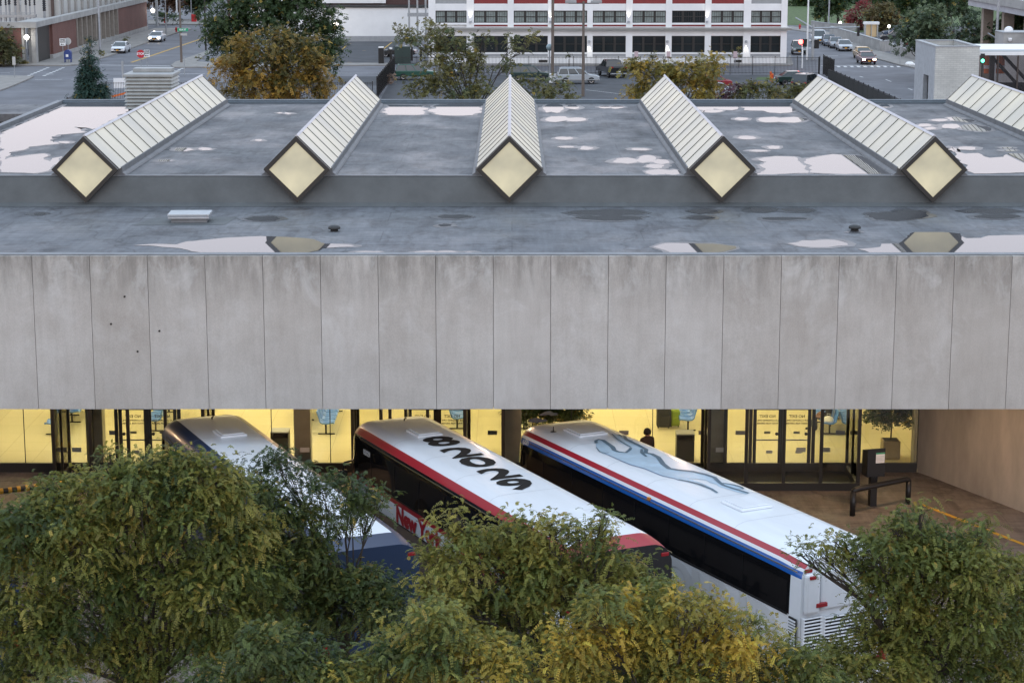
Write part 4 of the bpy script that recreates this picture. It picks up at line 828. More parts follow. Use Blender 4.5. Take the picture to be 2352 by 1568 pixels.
def car(kind,color,x,y,deg,label,lit=False,name='parked_car',group=None,pos=None,lean=0,trim=None):
    L,W_,prof,cab,wr=KIND[kind]; p=pos or G(x,y); t=thing(name,label,'pickup truck' if kind=='pickup' else 'car',(p[0],p[1],.01),R(deg),group); pm=CP[color]
    b=MB(); b.xz(prof,-W_/2,W_/2); b.build('body',pm,t,bevel=.09)
    x0,x1,r0,r1,z0,z1=cab; w0=W_/2-.04; w1=W_/2-.22
    g=MB(); g.add([(x0,-w0,z0),(x1,-w0,z0),(x1,w0,z0),(x0,w0,z0),(r0,-w1,z1-.04),(r1,-w1,z1-.04),(r1,w1,z1-.04),(r0,w1,z1-.04)],[(3,2,1,0),(4,5,6,7),(0,1,5,4),(1,2,6,5),(2,3,7,6),(3,0,4,7)]); g.build('windows',M_carglass,t)
    g=MB(); g.add([(r0-.05,-w1-.03,z1-.05),(r1+.05,-w1-.03,z1-.05),(r1+.05,w1+.03,z1-.05),(r0-.05,w1+.03,z1-.05),(r0+.06,-w1+.08,z1+.02),(r1-.06,-w1+.08,z1+.02),(r1-.06,w1-.08,z1+.02),(r0+.06,w1-.08,z1+.02)],[(3,2,1,0),(4,5,6,7),(0,1,5,4),(1,2,6,5),(2,3,7,6),(3,0,4,7)]); 0
    f=MB()
    for sd in (1,-1):
        def pil(a,b_): f.tube([(a,sd*(w0+.005),z0-.02),(b_,sd*(w1+.012),z1-.04)],.045,4)
        pil(x0+.05,r0+.03); pil(x1-.05,r1-.02)
        for k in ((.45,) if kind=='pickup' else (.36,.68)): pil(x0+(x1-x0)*k,r0+(r1-r0)*k)
    g.add(f.v,f.f); g.build('roof',pm,t)
    if kind=='pickup':
        c=MB(); c.bb(-2.68,-.98,-.82,.82,1.155,1.165); c.build('truck_bed',M_rubber,t)
    if kind=='suv':
        c=MB()
        for sd in (1,-1): c.tube([(r0+.2,sd*.6,z1+.02),(r0+.2,sd*.6,z1+.08),(r1-.2,sd*.6,z1+.08),(r1-.2,sd*.6,z1+.02)],.02,5)
        c.build('roof_rail',M_black if color!='silver' else M_alu,t)
    if trim: c=MB(); c.bb(-L/2-.02,L/2+.02,-W_/2-.012,W_/2+.012,.34,.56); c.build('lower_trim',trim,t,bevel=.06)
    for sx in (-L*.30,L*.31):
        for sd in (1,-1):
            w=MB(); w.lathe([(.18,-.1),(wr-.02,-.1),(wr,-.07),(wr,.07),(wr-.02,.1),(.18,.1)],n=20,axis='Y'); wo=w.build('wheel',M_rubber,t,loc=(sx,sd*(W_/2-.09),wr))
            w=MB(); w.lathe([(.02,.06),(.12,.085),(.21,.105),(.22,.09)] if sd>0 else [(.22,-.09),(.21,-.105),(.12,-.085),(.02,-.06)],n=14,axis='Y'); w.build('rim',M_chrome,wo)
    zl=prof[-2][1]-.06 if kind!='pickup' else .8
    for sd in (1,-1):
        c=MB(); c.box((L/2-.06,sd*(W_/2-.26),zl),(.14,.34,.16)); c.build('headlight',M_hot if lit else M_lens,t,bevel=.03)
        c=MB(); c.box((-L/2+.06,sd*(W_/2-.2),prof[1][1]+.02),(.12,.28,.17)); c.build('tail_light',M_red,t,bevel=.02)
        c=MB(); c.box((x1-.25,sd*(W_/2+.08),z0+.1),(.12,.18,.12)); c.build('mirror',pm,t,bevel=.03)
    c=MB(); c.box((L/2+.0,0,.55),(.06,W_*.5,.2)); c.box((L/2+.01,0,zl-.02),(.04,W_*.38,.1)); c.build('grille',M_rubber,t)
    c=MB(); c.box((L/2+.05,0,.45),(.02,.32,.15)); c.box((-L/2-.03,0,.72),(.02,.32,.15)); c.build('licence_plate',mat('plate_orange',(.7,.33,.04),.5,var=0) if deg<0 else M_signw,t)
    c=MB(); c.box((-L/2-.03,0,.48),(.12,W_*.92,.14)); c.build('rear_bumper',M_chrome if kind=='pickup' else pm,t,bevel=.03)
    return t
car('sedan','white',278,121.5,-91,'white unlit sedan standing at the kerb beside the brick wall',lean=0)
car('sedan','white',361,96,-91,'white sedan with both headlights on driving behind the other white one',lit=True,name='driving_car')
car('suv','silver',1327,192,2,'silver estate car parked side-on in the lot by the tall double lamp',trim=M_grey)
car('pickup','black',1405,176,104,'dark pickup truck with chrome rear bumper facing the picket fence')
car('suv','green',955,183,2,'green boxy four-by-four by the dark screened fence')
car('suv','dgreen',1217,186,1,'dark green four-by-four half hidden by the thin tree, left of the globe lamp')
car('sedan','blue',1036,173,-88,'pale blue car mostly hidden behind the thin tree')
car('sedan','silver',1634,224,186,'silver sedan under the yellow tree in the parking lot')
car('sedan','red',1628,205,184,'red car behind the silver sedan under the yellow tree')
car('sedan','dgreen',1828,195,6,'dark green sedan parked beside the orange posts')
car('suv','black',1853,206,60,'dark car behind the fifth skylight, nearest the gate')
car('suv','dgreen',1834,124.5,-95,'dark jeep with an orange plate beside the white building corner')
RG='cars parked in a row along the right hand street'
car('van','white',1880,98.5,-93,'white van at the far end of the kerbside row',group=RG)
car('sedan','blue',1904,104.5,-93,'dark blue sedan second in the kerbside row, just before the white van',group=RG)
car('sedan','grey',1919,110,-93,'grey sedan third in the kerbside row, next to the front one',group=RG)
car('sedan','silver',1938,116.5,-92,'bright silver sedan nearest the camera in the kerbside row',group=RG)
car('sedan','yellow',1981,135,-90,'gold sedan right behind the maroon car',name='driving_car')
car('sedan','maroon',1989,146.5,-90,'maroon sedan with lit headlights at the crosswalk',lit=True,name='driving_car')
car('suv','black',2058,99,175,'black four-by-four behind the low concrete wall',pos=(*G(2058,97)[:2],.2))
car('sedan','black',915,131,170,'dark car parked behind the green utility box by the white wall')
car('suv','blue',2047,82,178,'pale roofed car behind the black four-by-four',pos=(*G(2062,86)[:2],.2))
# signs
def board(name,label,cat,x,yb,z,w,h,txt=None,m=M_signw,arrow=False,oct=False,size=.2,col=M_ink,face=-1,pz=None,ph=None,group=None):
    t=pole(name,label,cat,x,yb,ph or z+h/2,.035,.035,M_steel,group); b=MB(); y=-.05
    if oct:
        pts=[(w/2*math.cos(R(22.5+45*k))*1.08,w/2*math.sin(R(22.5+45*k))*1.08) for k in range(8)]
        b.add([(p[0],y-.01,z+p[1]) for p in pts]+[(p[0],y+.01,z+p[1]) for p in pts],[tuple(range(8)),tuple(range(15,7,-1))]+[((i+1)%8,i,8+i,8+(i+1)%8) for i in range(8)])
    else: b.bb(-w/2,w/2,y-.01,y+.01,z-h/2,z+h/2)
    o=b.build('sign_plate',m,t)
    if txt or arrow:
        b=MB(); 
        if txt: put_text(b,txt,size,(0,y-.016,z+(.12 if arrow else 0)),(1,0,0),(0,0,1),bold=.012)
        if arrow:
            zz=z-h*.32; b.bb(-.12,.2,y-.018,y-.014,zz-.03,zz+.03); b.add([(-.26,y-.017,zz),(-.1,y-.017,zz-.1),(-.1,y-.017,zz+.1)],[(0,1,2)])
        b.build('lettering',col,o)
    return t
board('stop_sign','red octagonal stop sign at the left crossing','road sign',325,175,2.45,.86,.86,'STOP',M_stop,oct=True,size=.36,col=M_signw)
board('one_way_sign','white one way sign right beside the stop sign','road sign',339,175,2.5,.62,.78,'ONE\nWAY',arrow=True,size=.26)
board('one_way_sign','white one way sign in front of the brick wall, left of the mailbox','road sign',146,147,2.6,.72,.85,'ONE\nWAY',arrow=True,size=.28)
t=pole('round_sign','round grey sign back above the blue mailbox','road sign',158,146,2.9,.04,.04); b=MB(); b.lathe([(.42,-.01),(.42,.01)],c=(0,-.05,2.65),n=24,axis='Y'); b.build('sign_plate',M_signb,t)
t=pole('street_name_sign','green street name sign high on the wooden pole at the left crossing','street sign',417,146,10,.15,.11,M_wood); b=MB(); b.bb(-.35,.95,-.2,-.17,3.85,4.22); o=b.build('sign_plate',M_signg,t); b=MB(); put_text(b,'ELM ST',.26,(.3,-.206,4.04),(1,0,0),(0,0,1),bold=.01); b.build('lettering',M_signw,o); b=MB(); b.bb(0,.8,-.2,-.17,3.35,3.6); b.build('small_plate',M_signb,t)
board('parking_sign','thin signpost at the kerb of the lower left pavement','road sign',34,180,1.9,.35,.9,None,M_signb)
board('bus_stop_sign','slim blue and white notice on a post by the grey gate','road sign',90,140,1.6,.5,1.5,None,M_signw)
t=thing('mailbox','blue mailbox on four legs in front of the brick wall','mailbox',G(157,146)); b=MB()
b.xz([(-.42,.5),(.42,.5),(.42,1.25)]+[(.42*math.cos(R(a)),1.25+.42*math.sin(R(a))) for a in range(20,180,20)]+[(-.42,1.25)],-.35,.35); b.build('body',mat('mailbox_blue',(.015,.045,.20),.4,var=0),t)
for sx in (-.36,.36):
    for sy in (-.28,.28): b=MB(); b.bb(sx-.04,sx+.04,sy-.04,sy+.04,0,.5); b.build('leg',mat('mailbox_blue',(0,0,0)),t)
b=MB(); b.bb(-.2,.1,-.37,-.352,.8,1.1); b.build('notice',M_signw,t)
def hydrant(x,y,label,g='fire hydrants'):
    t=thing('fire_hydrant',label,'hydrant',G(x,y),group=g); b=MB(); b.lathe([(.2,0),(.2,.06),(.13,.08),(.13,.62),(.18,.64),(.17,.72),(.1,.84),(.04,.9),(.0,.92)],n=12); b.build('body',M_hyd,t)
    b=MB(); b.lathe([(.07,-.22),(.07,.22)],c=(0,0,.5),n=8,axis='X'); b.build('nozzle',M_hyd,t)
hydrant(405,76,'red fire hydrant beside the pole at the far kerb'); hydrant(378,55,'red fire hydrant beyond the cross street'); hydrant(1837,69,'red hydrant with white cap on the right hand pavement')
b=MB(); b.bb(-.4,.4,-.3,.3,0,1.35); t=thing('red_box','bright red upright box beyond the far cross street','newspaper box',G(446,52)); b.build('cabinet',mat('box_red',(.6,.02,.03),.4,var=0),t,bevel=.05); b=MB(); b.bb(-.3,.3,-.32,-.31,.7,1.1); b.build('door_panel',M_hyd,t)
# poles
pole('light_pole','tall pale steel pole on the pavement beside the brick wall','pole',230,119,14,.16,.1,M_alu)
pole('utility_pole','thick grey pole at the far corner of the brick wall','pole',361,61,12,.24,.18,M_signb)
pole('utility_pole','thin white pole beyond the far cross street, nearest the brick wall','pole',371,52,12,.08,.06,M_alu)
pole('utility_pole','grey pole on the pavement tip left of the street name pole','pole',382,80,12,.11,.08,M_steel)
pole('flag_pole','white pole beyond the far cross street, left of the red box','pole',407,54,14,.13,.1,M_white)
pole('utility_pole','slim pole standing right beside the red box','pole',440,52,6,.09,.08,M_steel)
pole('utility_pole','dark slim pole by the right kerb of the left street','pole',473,116,12,.12,.09,M_dark)
pole('sign_post','thin bare post on the near side of the left crossing','post',424,174,2.1,.05,.05,M_signb)
pole('sign_post','thick grey post on the near side of the crossing behind the spruce','post',283,193,2.4,.12,.12,M_signb)
def lamp2(x,yb,z,label):
    t=pole('double_lamp',label,'street lamp',x,yb,z,.16,.11,M_wood); b=MB(); b.bb(-1.5,1.5,-.05,.05,z-.25,z-.15); b.build('cross_arm',M_dark,t)
    for sd in (1,-1): b=MB(); b.box((sd*1.25,0,z-.05),(1.1,.4,.28)); b.build('lamp_head',M_grey,t,bevel=.04)
lamp2(1339,222,9.3,'tall brown double-headed lamp in the parking lot')
t=pole('double_lamp','wooden pole with a thin double arm in front of the orange tree','street lamp',714,187,5.9,.16,.12,mat('warm_wood',(.30,.22,.13),.8,var=.15)); b=MB(); b.bb(-1.9,1.9,-.03,.03,5.85,5.93); b.build('cross_arm',M_steel,t)
t=pole('utility_pole','tall brown pole on a white concrete base in the lot','pole',1269,190,16,.17,.13,M_wood); b=MB(); b.lathe([(.36,0),(.36,.95)],n=16); b.build('concrete_base',M_wallw,t)
t=pole('globe_lamp','grey globe lamp on a leaning post beside the tall brown pole','street lamp',1262,189,3.4,.1,.07,M_steel); b=MB(); b.lathe([(.05,3.3),(.2,3.4),(.36,3.62),(.37,3.8),(.25,4.02),(.05,4.08)],n=16); b.build('globe',mat('globe_shade',(.22,.30,.33),.3,var=0),t,smooth=True)
pole('utility_pole','thin steel pole in front of the white building, right of the double lamp','pole',1434,147,14,.12,.09,M_steel)
M_lampglow=mat('lamp_glow',(1,.95,.85),.3,var=0,emit=(1,.93,.8),es=9)
def globe(x,y,Y,label,zb=0,r=.25,cat='lamp',name='lit_lamp'):
    p=V(x,y,Y); t=thing(name,label,cat,(p[0],p[1],zb)); b=MB(); b.tube([(0,0,0),(0,0,p[2]-zb-r)],.05,6); b.build('post',M_white,t); b=MB(); b.lathe([(.02,-r),(r*.8,-r*.6),(r,0),(r*.8,r*.6),(.02,r)],c=(0,0,p[2]-zb),n=12); b.build('lamp_bulb',M_lampglow,t,smooth=True)
globe(771,57,296,'lit white lamp on a post beside the dark tree at the white wall',r=.38)
globe(351,25,331.5,'small lit lamp at the far corner of the brick wall',zb=4.2,r=.3)
globe(61,86,252.2,'glaring lamp on the brick wall left of the grey gate',zb=2.7,r=.3)
globe(1930,53,330,'tiny bright lamp on the far lawn',r=.22)
globe(2042,61,300,'small orange lamp on a post behind the low concrete wall',r=.2)
# ---------------- left: brick yard wall, pale building, substation gear ----------------
t=thing('brick_yard_wall','long red brick wall with concrete coping and base along the left street','wall')
XW=-57.2
b=MB(); b.bb(-100,-58.9,253,253.6,.6,4.35); b.bb(-59.4,-57.5,262,262.6,.6,4.35); b.bb(XW-.6,XW,262.6,277,.6,4.35); b.bb(XW-.6,XW,306,331,.6,4.35); b.build('brick_face',M_brick,t)
b=MB(); b.bb(-100,-58.85,252.9,253.7,0,.6); b.bb(-59.45,XW+.1,261.9,262.7,0,.6); b.bb(XW-.7,XW+.1,262.7,331.1,0,.6); b.build('concrete_base',M_conc,t)
b=MB(); b.bb(-100,-57.0,252.8,253.8,4.35,5.05); b.bb(-59.5,XW+.15,253.8,263,4.36,5.04); b.bb(XW-.8,XW+.15,263,331.2,4.35,5.05); b.build('coping',M_conc,t)
b=MB()
for k in range(10): b.bb(XW-.55,XW+.12,277+k*3.2,277.45+k*3.2,.6,4.35)
b.bb(XW-.7,XW-.45,277,306,.6,4.35); b.build('concrete_fins',mat('fin_concrete',(.27,.24,.21),.85,var=.1),t)
b=MB(); b.bb(-58.5,-57.75,255,255.1,0,4.3); b.build('gate_leaf',M_grey,t); b=MB(); b.bb(-57.75,-57.2,253.2,254.2,0,4.35); b.bb(-58.85,-58.6,253,254,0,4.35); b.build('gate_pillar',M_conc,t)
b=MB(); b.bb(-57.6,-57.5,255,262,0,4.3); b.build('gate_return',M_dark,t)
t=thing('pale_building','large pale ribbed building behind the brick wall','building'); b=MB(); b.bb(-120,-60.6,283,345,0,22); b.build('wall',mat('pale_cladding',(.55,.55,.53),.8,var=.08,scale=.3),t)
b=MB()
for k in range(14): b.bb(-60.6,-60.35,284+k*4.4,284.9+k*4.4,0,21)
for k in range(12): b.bb(-62-k*4.6,-61.3-k*4.6,282.8,283,0,21)
b.build('wall_rib',mat('rib_grey',(.40,.38,.36),.8,var=.1),t)
b=MB(); b.tube([(-61.4,282.6,0),(-61.4,282.6,20)],.22,8); b.build('drain_pipe',mat('drain_brown',(.10,.07,.06),.7,var=0),t)
for i,(x,w) in enumerate(((3,5),(15,4),(23,6),(37,5),(61,5),(70,4),(81,4),(103,7),(49,3))):
    Y=266+(i*37%5); p=V(x,50,Y); t=thing('insulator_stack',['first ribbed black insulator from the left edge','second ribbed black insulator from the left edge','thick ribbed insulator, third from the left edge','fourth ribbed insulator from the left edge','tallest thick insulator over the left end of the steel beam','ribbed insulator just right of the thickest one','slim ribbed insulator over the right end of the steel beam','rightmost dark insulator on a lattice stand','pale slim column between the black insulators'][i],'insulator',(p[0],p[1],0),group='substation insulators behind the brick wall')
    r=w/17/2; zb=6.4 if i!=7 else 5.6
    b=MB(); b.tube([(0,0,0),(0,0,zb)],r*.75,6); b.build('stand',M_steel,t)
    pr=[]
    for k in range(26): pr+= [(r*.75,zb+k*.28),(r*1.25,zb+k*.28+.1)]
    b=MB(); b.lathe(pr,n=8); b.build('insulator_body',M_signb if i in (8,) else mat('insulator_dark',(.022,.02,.024),.4,var=0),t)
t=thing('steel_gantry','grey steel beams holding the insulators behind the brick wall','gantry'); b=MB(); p=V(-40,37,266);q=V(83,37,266); b.bb(p[0],q[0],265.6,266.4,p[2]-.2,p[2]+.15); b.bb(p[0],q[0],266.0,266.1,p[2]+.3,p[2]+.4); b.build('beam',M_steel,t)
b=MB()
for x in (-20,12,52,78): u=V(x,37,266); b.bb(u[0]-.15,u[0]+.15,265.8,266.2,0,u[2]-.2)
b.build('posts',M_steel,t)
# ---------------- middle: white wall, brown brick building, driveway things ----------------
t=thing('white_wall_building','long low building with one blank white wall and grey base','building')
p=V(700,96,300);q=V(987,96,300)
b=MB(); b.bb(-40,q[0]+.6,300,306,.75,4.75); b.build('wall',M_wallw,t); b=MB(); b.bb(-40,q[0]+.6,299.95,300.3,0,.75); b.build('base_band',M_grey,t); b=MB(); b.bb(-40.1,q[0]+.6,299.8,306.2,4.75,4.9); b.build('roof_edge',M_dark,t)
t=thing('brown_brick_building','brown brick building with tall windows behind the white wall','building')
b=MB(); b.bb(-42,-11.2,312,330,0,16); b.build('wall',M_brickd,t)
b=MB(); b.bb(-41,-18.8,311.6,312,4.9,5.9); b.bb(-19.2,-18.6,311.4,312,4.9,7.4); b.build('white_band',M_white,t)
for x0,x1 in ((833,852),(790,800),(938,951),(974,985),(889,909)):
    a=V(x0,18,311.8)[0];c=V(x1,18,311.8)[0]; b=MB(); b.bb(a,c,311.7,312,6.1,10); wo=b.build('window',mat('dark_window',(.03,.035,.04),.15,var=0) if x0!=889 else mat('barred_window',(.25,.25,.2),.5,var=.3,scale=4),t); g=MB(); [g.bb(a+(c-a)*k/3-.03,a+(c-a)*k/3+.03,311.62,311.7,6.1,10) for k in range(4)]; [g.bb(a,c,311.63,311.69,6.1+k*.8,6.15+k*.8) for k in range(5)]; g.build('window_bars',M_dark,wo)
t=thing('steel_canopy','grey steel canopy of posts between the white wall and the white building','steel frame')
b=MB()
for x in (940,959,978): p=V(x,70,290); b.bb(p[0]-.12,p[0]+.12,289.9,290.1,0,12)
b.build('posts',M_steel,t); b=MB(); p=V(936,36,289.8);q=V(984,36,289.8); b.bb(p[0],q[0],289.7,289.9,p[2]-.15,p[2]+.35); b.build('cross_beam',M_steel,t)
t=thing('utility_box','dark green utility cabinet behind black bollards','utility cabinet',G(925,147)); b=MB(); b.bb(-.95,.95,-.6,.6,0,2.1); b.build('cabinet',mat('cabinet_green',(.02,.04,.035),.5,var=0),t,bevel=.04); b=MB(); b.bb(-.01,.01,-.61,-.6,.1,2); b.build('door_seam',M_black,t)
t=thing('black_gate_pillar','black slatted gate pillar with pale cap beside the driveway','gate pillar',G(876,148)); b=MB(); b.bb(-.32,.32,-.5,.5,0,1.95); b.build('pillar',M_black,t); b=MB(); [b.bb(-.3,.3,-.5+k*.2,-.4+k*.2,1.97,2.1) for k in range(5)]; b.build('cap',M_white,t)
for x,y,l in ((898,147,'black capped post just right of the gate pillar'),(919,147,'black capped post in front of the green cabinet'),(941,147,'black capped post at the right end of the cabinet'),(946,140,'black capped post behind the right end of the cabinet'),(967,141,'black capped post furthest right by the driveway')):
    t=thing('bollard',l,'bollard',G(x,y),group='black posts round the utility cabinet'); b=MB(); b.bb(-.13,.13,-.13,.13,0,1.75); b.build('post',M_black,t); b=MB(); b.bb(-.17,.17,-.17,.17,1.75,1.95); b.build('cap',M_white,t)
# ---------------- the white industrial building ----------------
YB=253.; t=thing('white_office_building','white framed office building with red spandrels and long window rows','office building'); WB=t
def bx(x,y=130): return V(x,y,YB)[0]
def bz(y): return V(1176,y,YB)[2]
xl=bx(985);xr=bx(1806); pc=[985,1080.5,1173.5]+[1264.5,1354,1444,1535,1624,1714.5]; 
b=MB(); b.bb(xl,xr,YB+.35,YB+16,0,16); b.build('core_wall',M_wallw,t)
win=[(1001,1072),(1089,1166),(1180,1258),(1271,1348),(1361,1437),(1452,1528),(1542,1618),(1632,1706),(1723,1792)]
edges=[985]+[ (win[i][1]+win[i+1][0])/2 for i in range(8)]+[1806]
ws=[(-1,985)]+win+[(1806,0)]
for i in range(10): b=MB(); b.bb(bx(ws[i][1] if i else 985),bx(ws[i+1][0] if i<9 else 1806),YB-.12,YB+.35,0,16); b.build('pier',M_wallw,t)
b=MB(); b.bb(xl-.3,xr+.35,YB-.55,YB-.13,bz(70),bz(66)); b.bb(xl-.4,xr+.5,YB-.7,YB-.13,bz(66)+.002,bz(63.5)); b.bb(xr-.12,xr+.5,YB-.13,YB+16,bz(69.8),bz(63.7)); b.build('cornice',mat('cornice_grey',(.42,.42,.40),.7,var=.05),t)
b=MB(); M_bl=mat('spandrel_red',(.24,.035,.035),.7,var=.1)
for i,(a,c) in enumerate(win):
    a,c=bx(a),bx(c)
    def part(n,m,y0,z0,z1): b=MB(); b.bb(a,c,YB+y0,YB+.34,z0,z1); b.build(n,m,t)
    part('spandrel',M_wallw,0,bz(83),bz(70)); part('spandrel',M_wallw,0,bz(25),bz(9)); part('plinth',M_wallw,0,0,bz(131)); part('spandrel',M_wallw,0,bz(63),bz(61.6))
    part('grey_band',M_grey,-.02,bz(131),bz(124.5)); part('grey_band' if i in (0,8) else 'red_spandrel',M_grey if i in (0,8) else M_bl,.05,bz(9),bz(-25))
    if i: part('red_band',M_bl,.05,bz(61.5),bz(57.5))
    part('sill',M_white,-.06,bz(124.4),bz(121)); part('sill',M_white,-.06,bz(57.3),bz(53))
M_blind=mat('window_blinds',(.26,.31,.30),.25,var=.2,scale=2); M_dkwin=mat('dark_window_glass',(.02,.025,.027),.08,var=0)
for i,(a,c) in enumerate(win):
    a,c=bx(a),bx(c)
    for z0,z1,low in ((bz(121),bz(83),True),(bz(53),bz(25),False)):
        f=MB(); n=3; s=(c-a)/n
        f.bb(a,c,YB+.12,YB+.2,z1-.1,z1); f.bb(a,c,YB+.12,YB+.2,z0,z0+.08); f.bb(a,a+.1,YB+.12,YB+.2,z0,z1); f.bb(c-.1,c,YB+.12,YB+.2,z0,z1)
        for k in (1,2): f.bb(a+s*k-.14,a+s*k+.14,YB+.10,YB+.2,z0,z1)
        f.bb(a,c,YB+.13,YB+.19,(z0+z1)/2-.04,(z0+z1)/2+.04)
        if not low:
            for k in range(3):
                for j in (1,2,3): x=a+s*k+.1+(s-.2)*j/4; f.bb(x-.014,x+.014,YB+.15,YB+.19,z0,z1)
        o=f.build('window',M_dark,t); g=MB(); pm_=M_dkwin if (low or i==6) else M_blind; g.bb(a+.02,c-.02,YB+.21,YB+.24,z0+.02,z1-.02); g.build('pane',pm_,o)
gx=MB(); [gx.bb(bx(x),bx(x2),YB-.03,YB+.02,bz(144),bz(138)) for x,x2 in ((1237,1258),(1686,1704))]; gx.build('basement_vent',M_dark,t)
# right flank windows and fittings
def wl_(x,y,up):
    p=V(x,y,YB-.3); b=MB(); b.lathe([(.09,-.14),(.14,-.12),(.14,.12),(.09,.14)],n=10); o=b.build('wall_lamp',M_alu,WB,loc=p)
    ld=bpy.data.lights.new('wall_lamp_light','SPOT'); ld.energy=55; ld.spot_size=R(48); ld.spot_blend=.6; ld.color=(1,.93,.78); ld.shadow_soft_size=.05
    lo=bpy.data.objects.new('wall_lamp_light',ld); COL.objects.link(lo); lo.parent=WB; lo.location=(p[0],p[1]-.02,p[2]+(.2 if up else -.2)); lo.rotation_euler=(R(172 if up else 8),0,0)
for x in (1080.5,1264.5,1444,1624): wl_(x,51,True)
for x in (1353.5,1533,1714): wl_(x,96,False)
# ---------------- fences ----------------
def fence(name,label,A,B,h=2.,step=.15,bay=2.5,screen=None,cat='fence',m=None):
    A=Vector(A[:2]);B=Vector(B[:2]); L=(B-A).length; ang=math.atan2((B-A).y,(B-A).x); t=thing(name,label,cat,(A.x,A.y,0),ang); n=max(1,round(L/bay)); s=L/n; m=m or M_black
    k=int(s/step); p=MB()
    for j in range(1,k): x=j*s/k; p.bb(x-.014,x+.014,-.014,.014,.08,h)
    p.bb(.03,s-.03,-.02,.02,.18,.22); p.bb(.03,s-.03,-.02,.02,h-.12,h-.08)
    if screen: p.bb(.04,s-.04,.03,.05,.1,h-.14,1)
    q=MB(); q.bb(-.04,.04,-.04,.04,0,h+.08)
    f0=p.build('fence_panel',[m,screen] if screen else m,t); p0=q.build('fence_post',m,t)
    for i in range(1,n): f=f0.copy(); COL.objects.link(f); f.location.x=i*s
    for i in range(1,n+1): f=p0.copy(); COL.objects.link(f); f.location.x=i*s
    return t
def gp(x,y): return G(x,y)
YFN=236.5
fence('picket_fence','long black picket fence in front of the white building',(-13.2,YFN),(34.6,YFN))
fence('picket_fence','black screened fence running along the left side of the parking lot',(-13.2,205),(-13.2,YFN-.1),h=2.1,screen=mat('fence_screen',(.012,.02,.018),.8,var=0))
fence('picket_fence','black picket fence behind the roof, left of the first two skylights',(-38.6,200),(-13.3,200))
fence('picket_fence','short black fence running toward the roof beside the spruce',(-38.7,150),(-38.7,199.8),h=2.,step=.3)
a=G(1903,157,2.);b_=G(2072,229,2.)
fence('picket_fence','tall black fence slanting along the right hand street behind the fifth skylight',(b_[0]+.3,b_[1]-25),(a[0],a[1]),h=2.,step=.22,screen=mat('fence_screen2',(.02,.022,.022),.8,var=0))
fence('picket_gate','black gate panel at the corner by the right hand street',(35,YFN-8),(35,YFN),h=2.2,step=.1,cat='gate')
pole('gate_post','single black post right of the corner gate','post',1880.5,177,2.2,.07,.07,M_black)
for i,(x,l) in enumerate(((1770,'left orange post of the close pair on the grass'),(1774,'right orange post of the close pair on the grass'),(1801,'single orange post beside the dark green sedan'))):
    t=pole('orange_bollard',l,'bollard',x,191 if i else 186,1.0,.1,.1,M_orange,group='orange posts by the grass'); b=MB(); b.lathe([(.105,.7),(.105,.8)],n=10); b.build('reflector_band',M_stop,t)
board('white_panel_sign','pair of white panels behind the fence right of the spruce','sign',276,219,1.2,1.2,1.0,None,M_signw)
t=thing('orange_barrier','orange striped barrier board behind the spruce fence','barrier',(*G(275,226)[:2],0)); b=MB(); b.box((0,0,.35),(1.6,.05,.18),ry=R(-14)); b.build('board',M_orange,t); b=MB(); b.bb(-.5,-.45,-.02,.02,0,.4); b.bb(.45,.5,-.02,.02,0,.4); b.build('legs',M_dark,t)
for x,l in ((1461,'pink notice on a short post behind the fence, left one'),(1535,'pink notice behind the fence, middle one'),(1688,'pink notice behind the fence near the basement vent')):
    board('notice_post',l,'sign',x,158,1.6,.45,.8,None,mat('notice_pink',(.55,.42,.44),.5,var=0),group='notices along the fence')
# sky-side things to the right
t=thing('white_brick_tower','square white block stair tower with parapet behind the skylights','tower'); xa,xb_=28.2,31.1; y0,y1=140,147.2; zt=8.95
b=MB(); b.bb(xa,xb_,y0,y0+.3,0,zt); b.bb(xb_-.3,xb_,y0+.3,y1,0,zt); b.bb(xa+.3,xb_-.3,y1-.3,y1,0,zt); b.build('block_wall',M_brickw,t)
b=MB(); b.bb(xa,xa+.3,y0+.3,y0+2.2,0,zt); b.bb(xa,xa+.3,y0+4.,y1,0,zt); b.bb(xa,xa+.3,y0+2.2,y0+4.,6.9,zt); b.bb(xa,xa+.3,y0+2.2,y0+4.,0,4.2); b.bb(xa-.12,xa,y0+2.0,y1,0,4.3); b.build('side_wall',mat('tower_side',(.38,.40,.42),.8,var=.1),t)
b=MB(); b.bb(xa+.3,xb_-.3,y0+.3,y1-.3,zt-.35,zt-.3); b.build('tower_roof',M_roof2,t)
b=MB(); b.bb(xa-.03,xb_+.03,y0-.03,y0+.33,zt+.002,zt+.09); b.bb(xa-.03,xa+.33,y0+.33,y1+.03,zt+.002,zt+.09); b.bb(xb_-.33,xb_+.03,y0+.33,y1+.03,zt+.002,zt+.09); b.bb(xa+.33,xb_-.33,y1-.33,y1+.03,zt+.002,zt+.09); b.build('parapet_cap',M_grey,t)
b=MB(); b.bb(xa+.32,xa+.4,y0+2.2,y0+4.,4.2,6.9); b.build('recess',M_dark,t)
t=thing('glass_station_canopy','glazed station passage with white roof edge and dark diagonal bracing, right of the tower','station building')
ys=150; xq=V(2235,120,ys)[0]; zt=V(2300,114,ys)[2]; zb=V(2300,127,ys)[2]
b=MB(); b.bb(xq,xq+26,ys-.2,ys+9,zb,zt-.15); b.build('roof_edge',M_wallw,t); b=MB(); b.tube([(xq+.1,ys,zt-.1),(xq+26,ys,zt-.1)],.1,8); b.build('roof_pipe',M_signb,t)
b=MB()
for k in range(9): x=xq+.4+k*1.42; b.bb(x-.05,x+.05,ys-.05,ys+.05,0,zb)
for k in range(4): x=xq+1.6+k*2.7; b.bb(x-.17,x+.17,ys+.8,ys+1.1,0,zb)
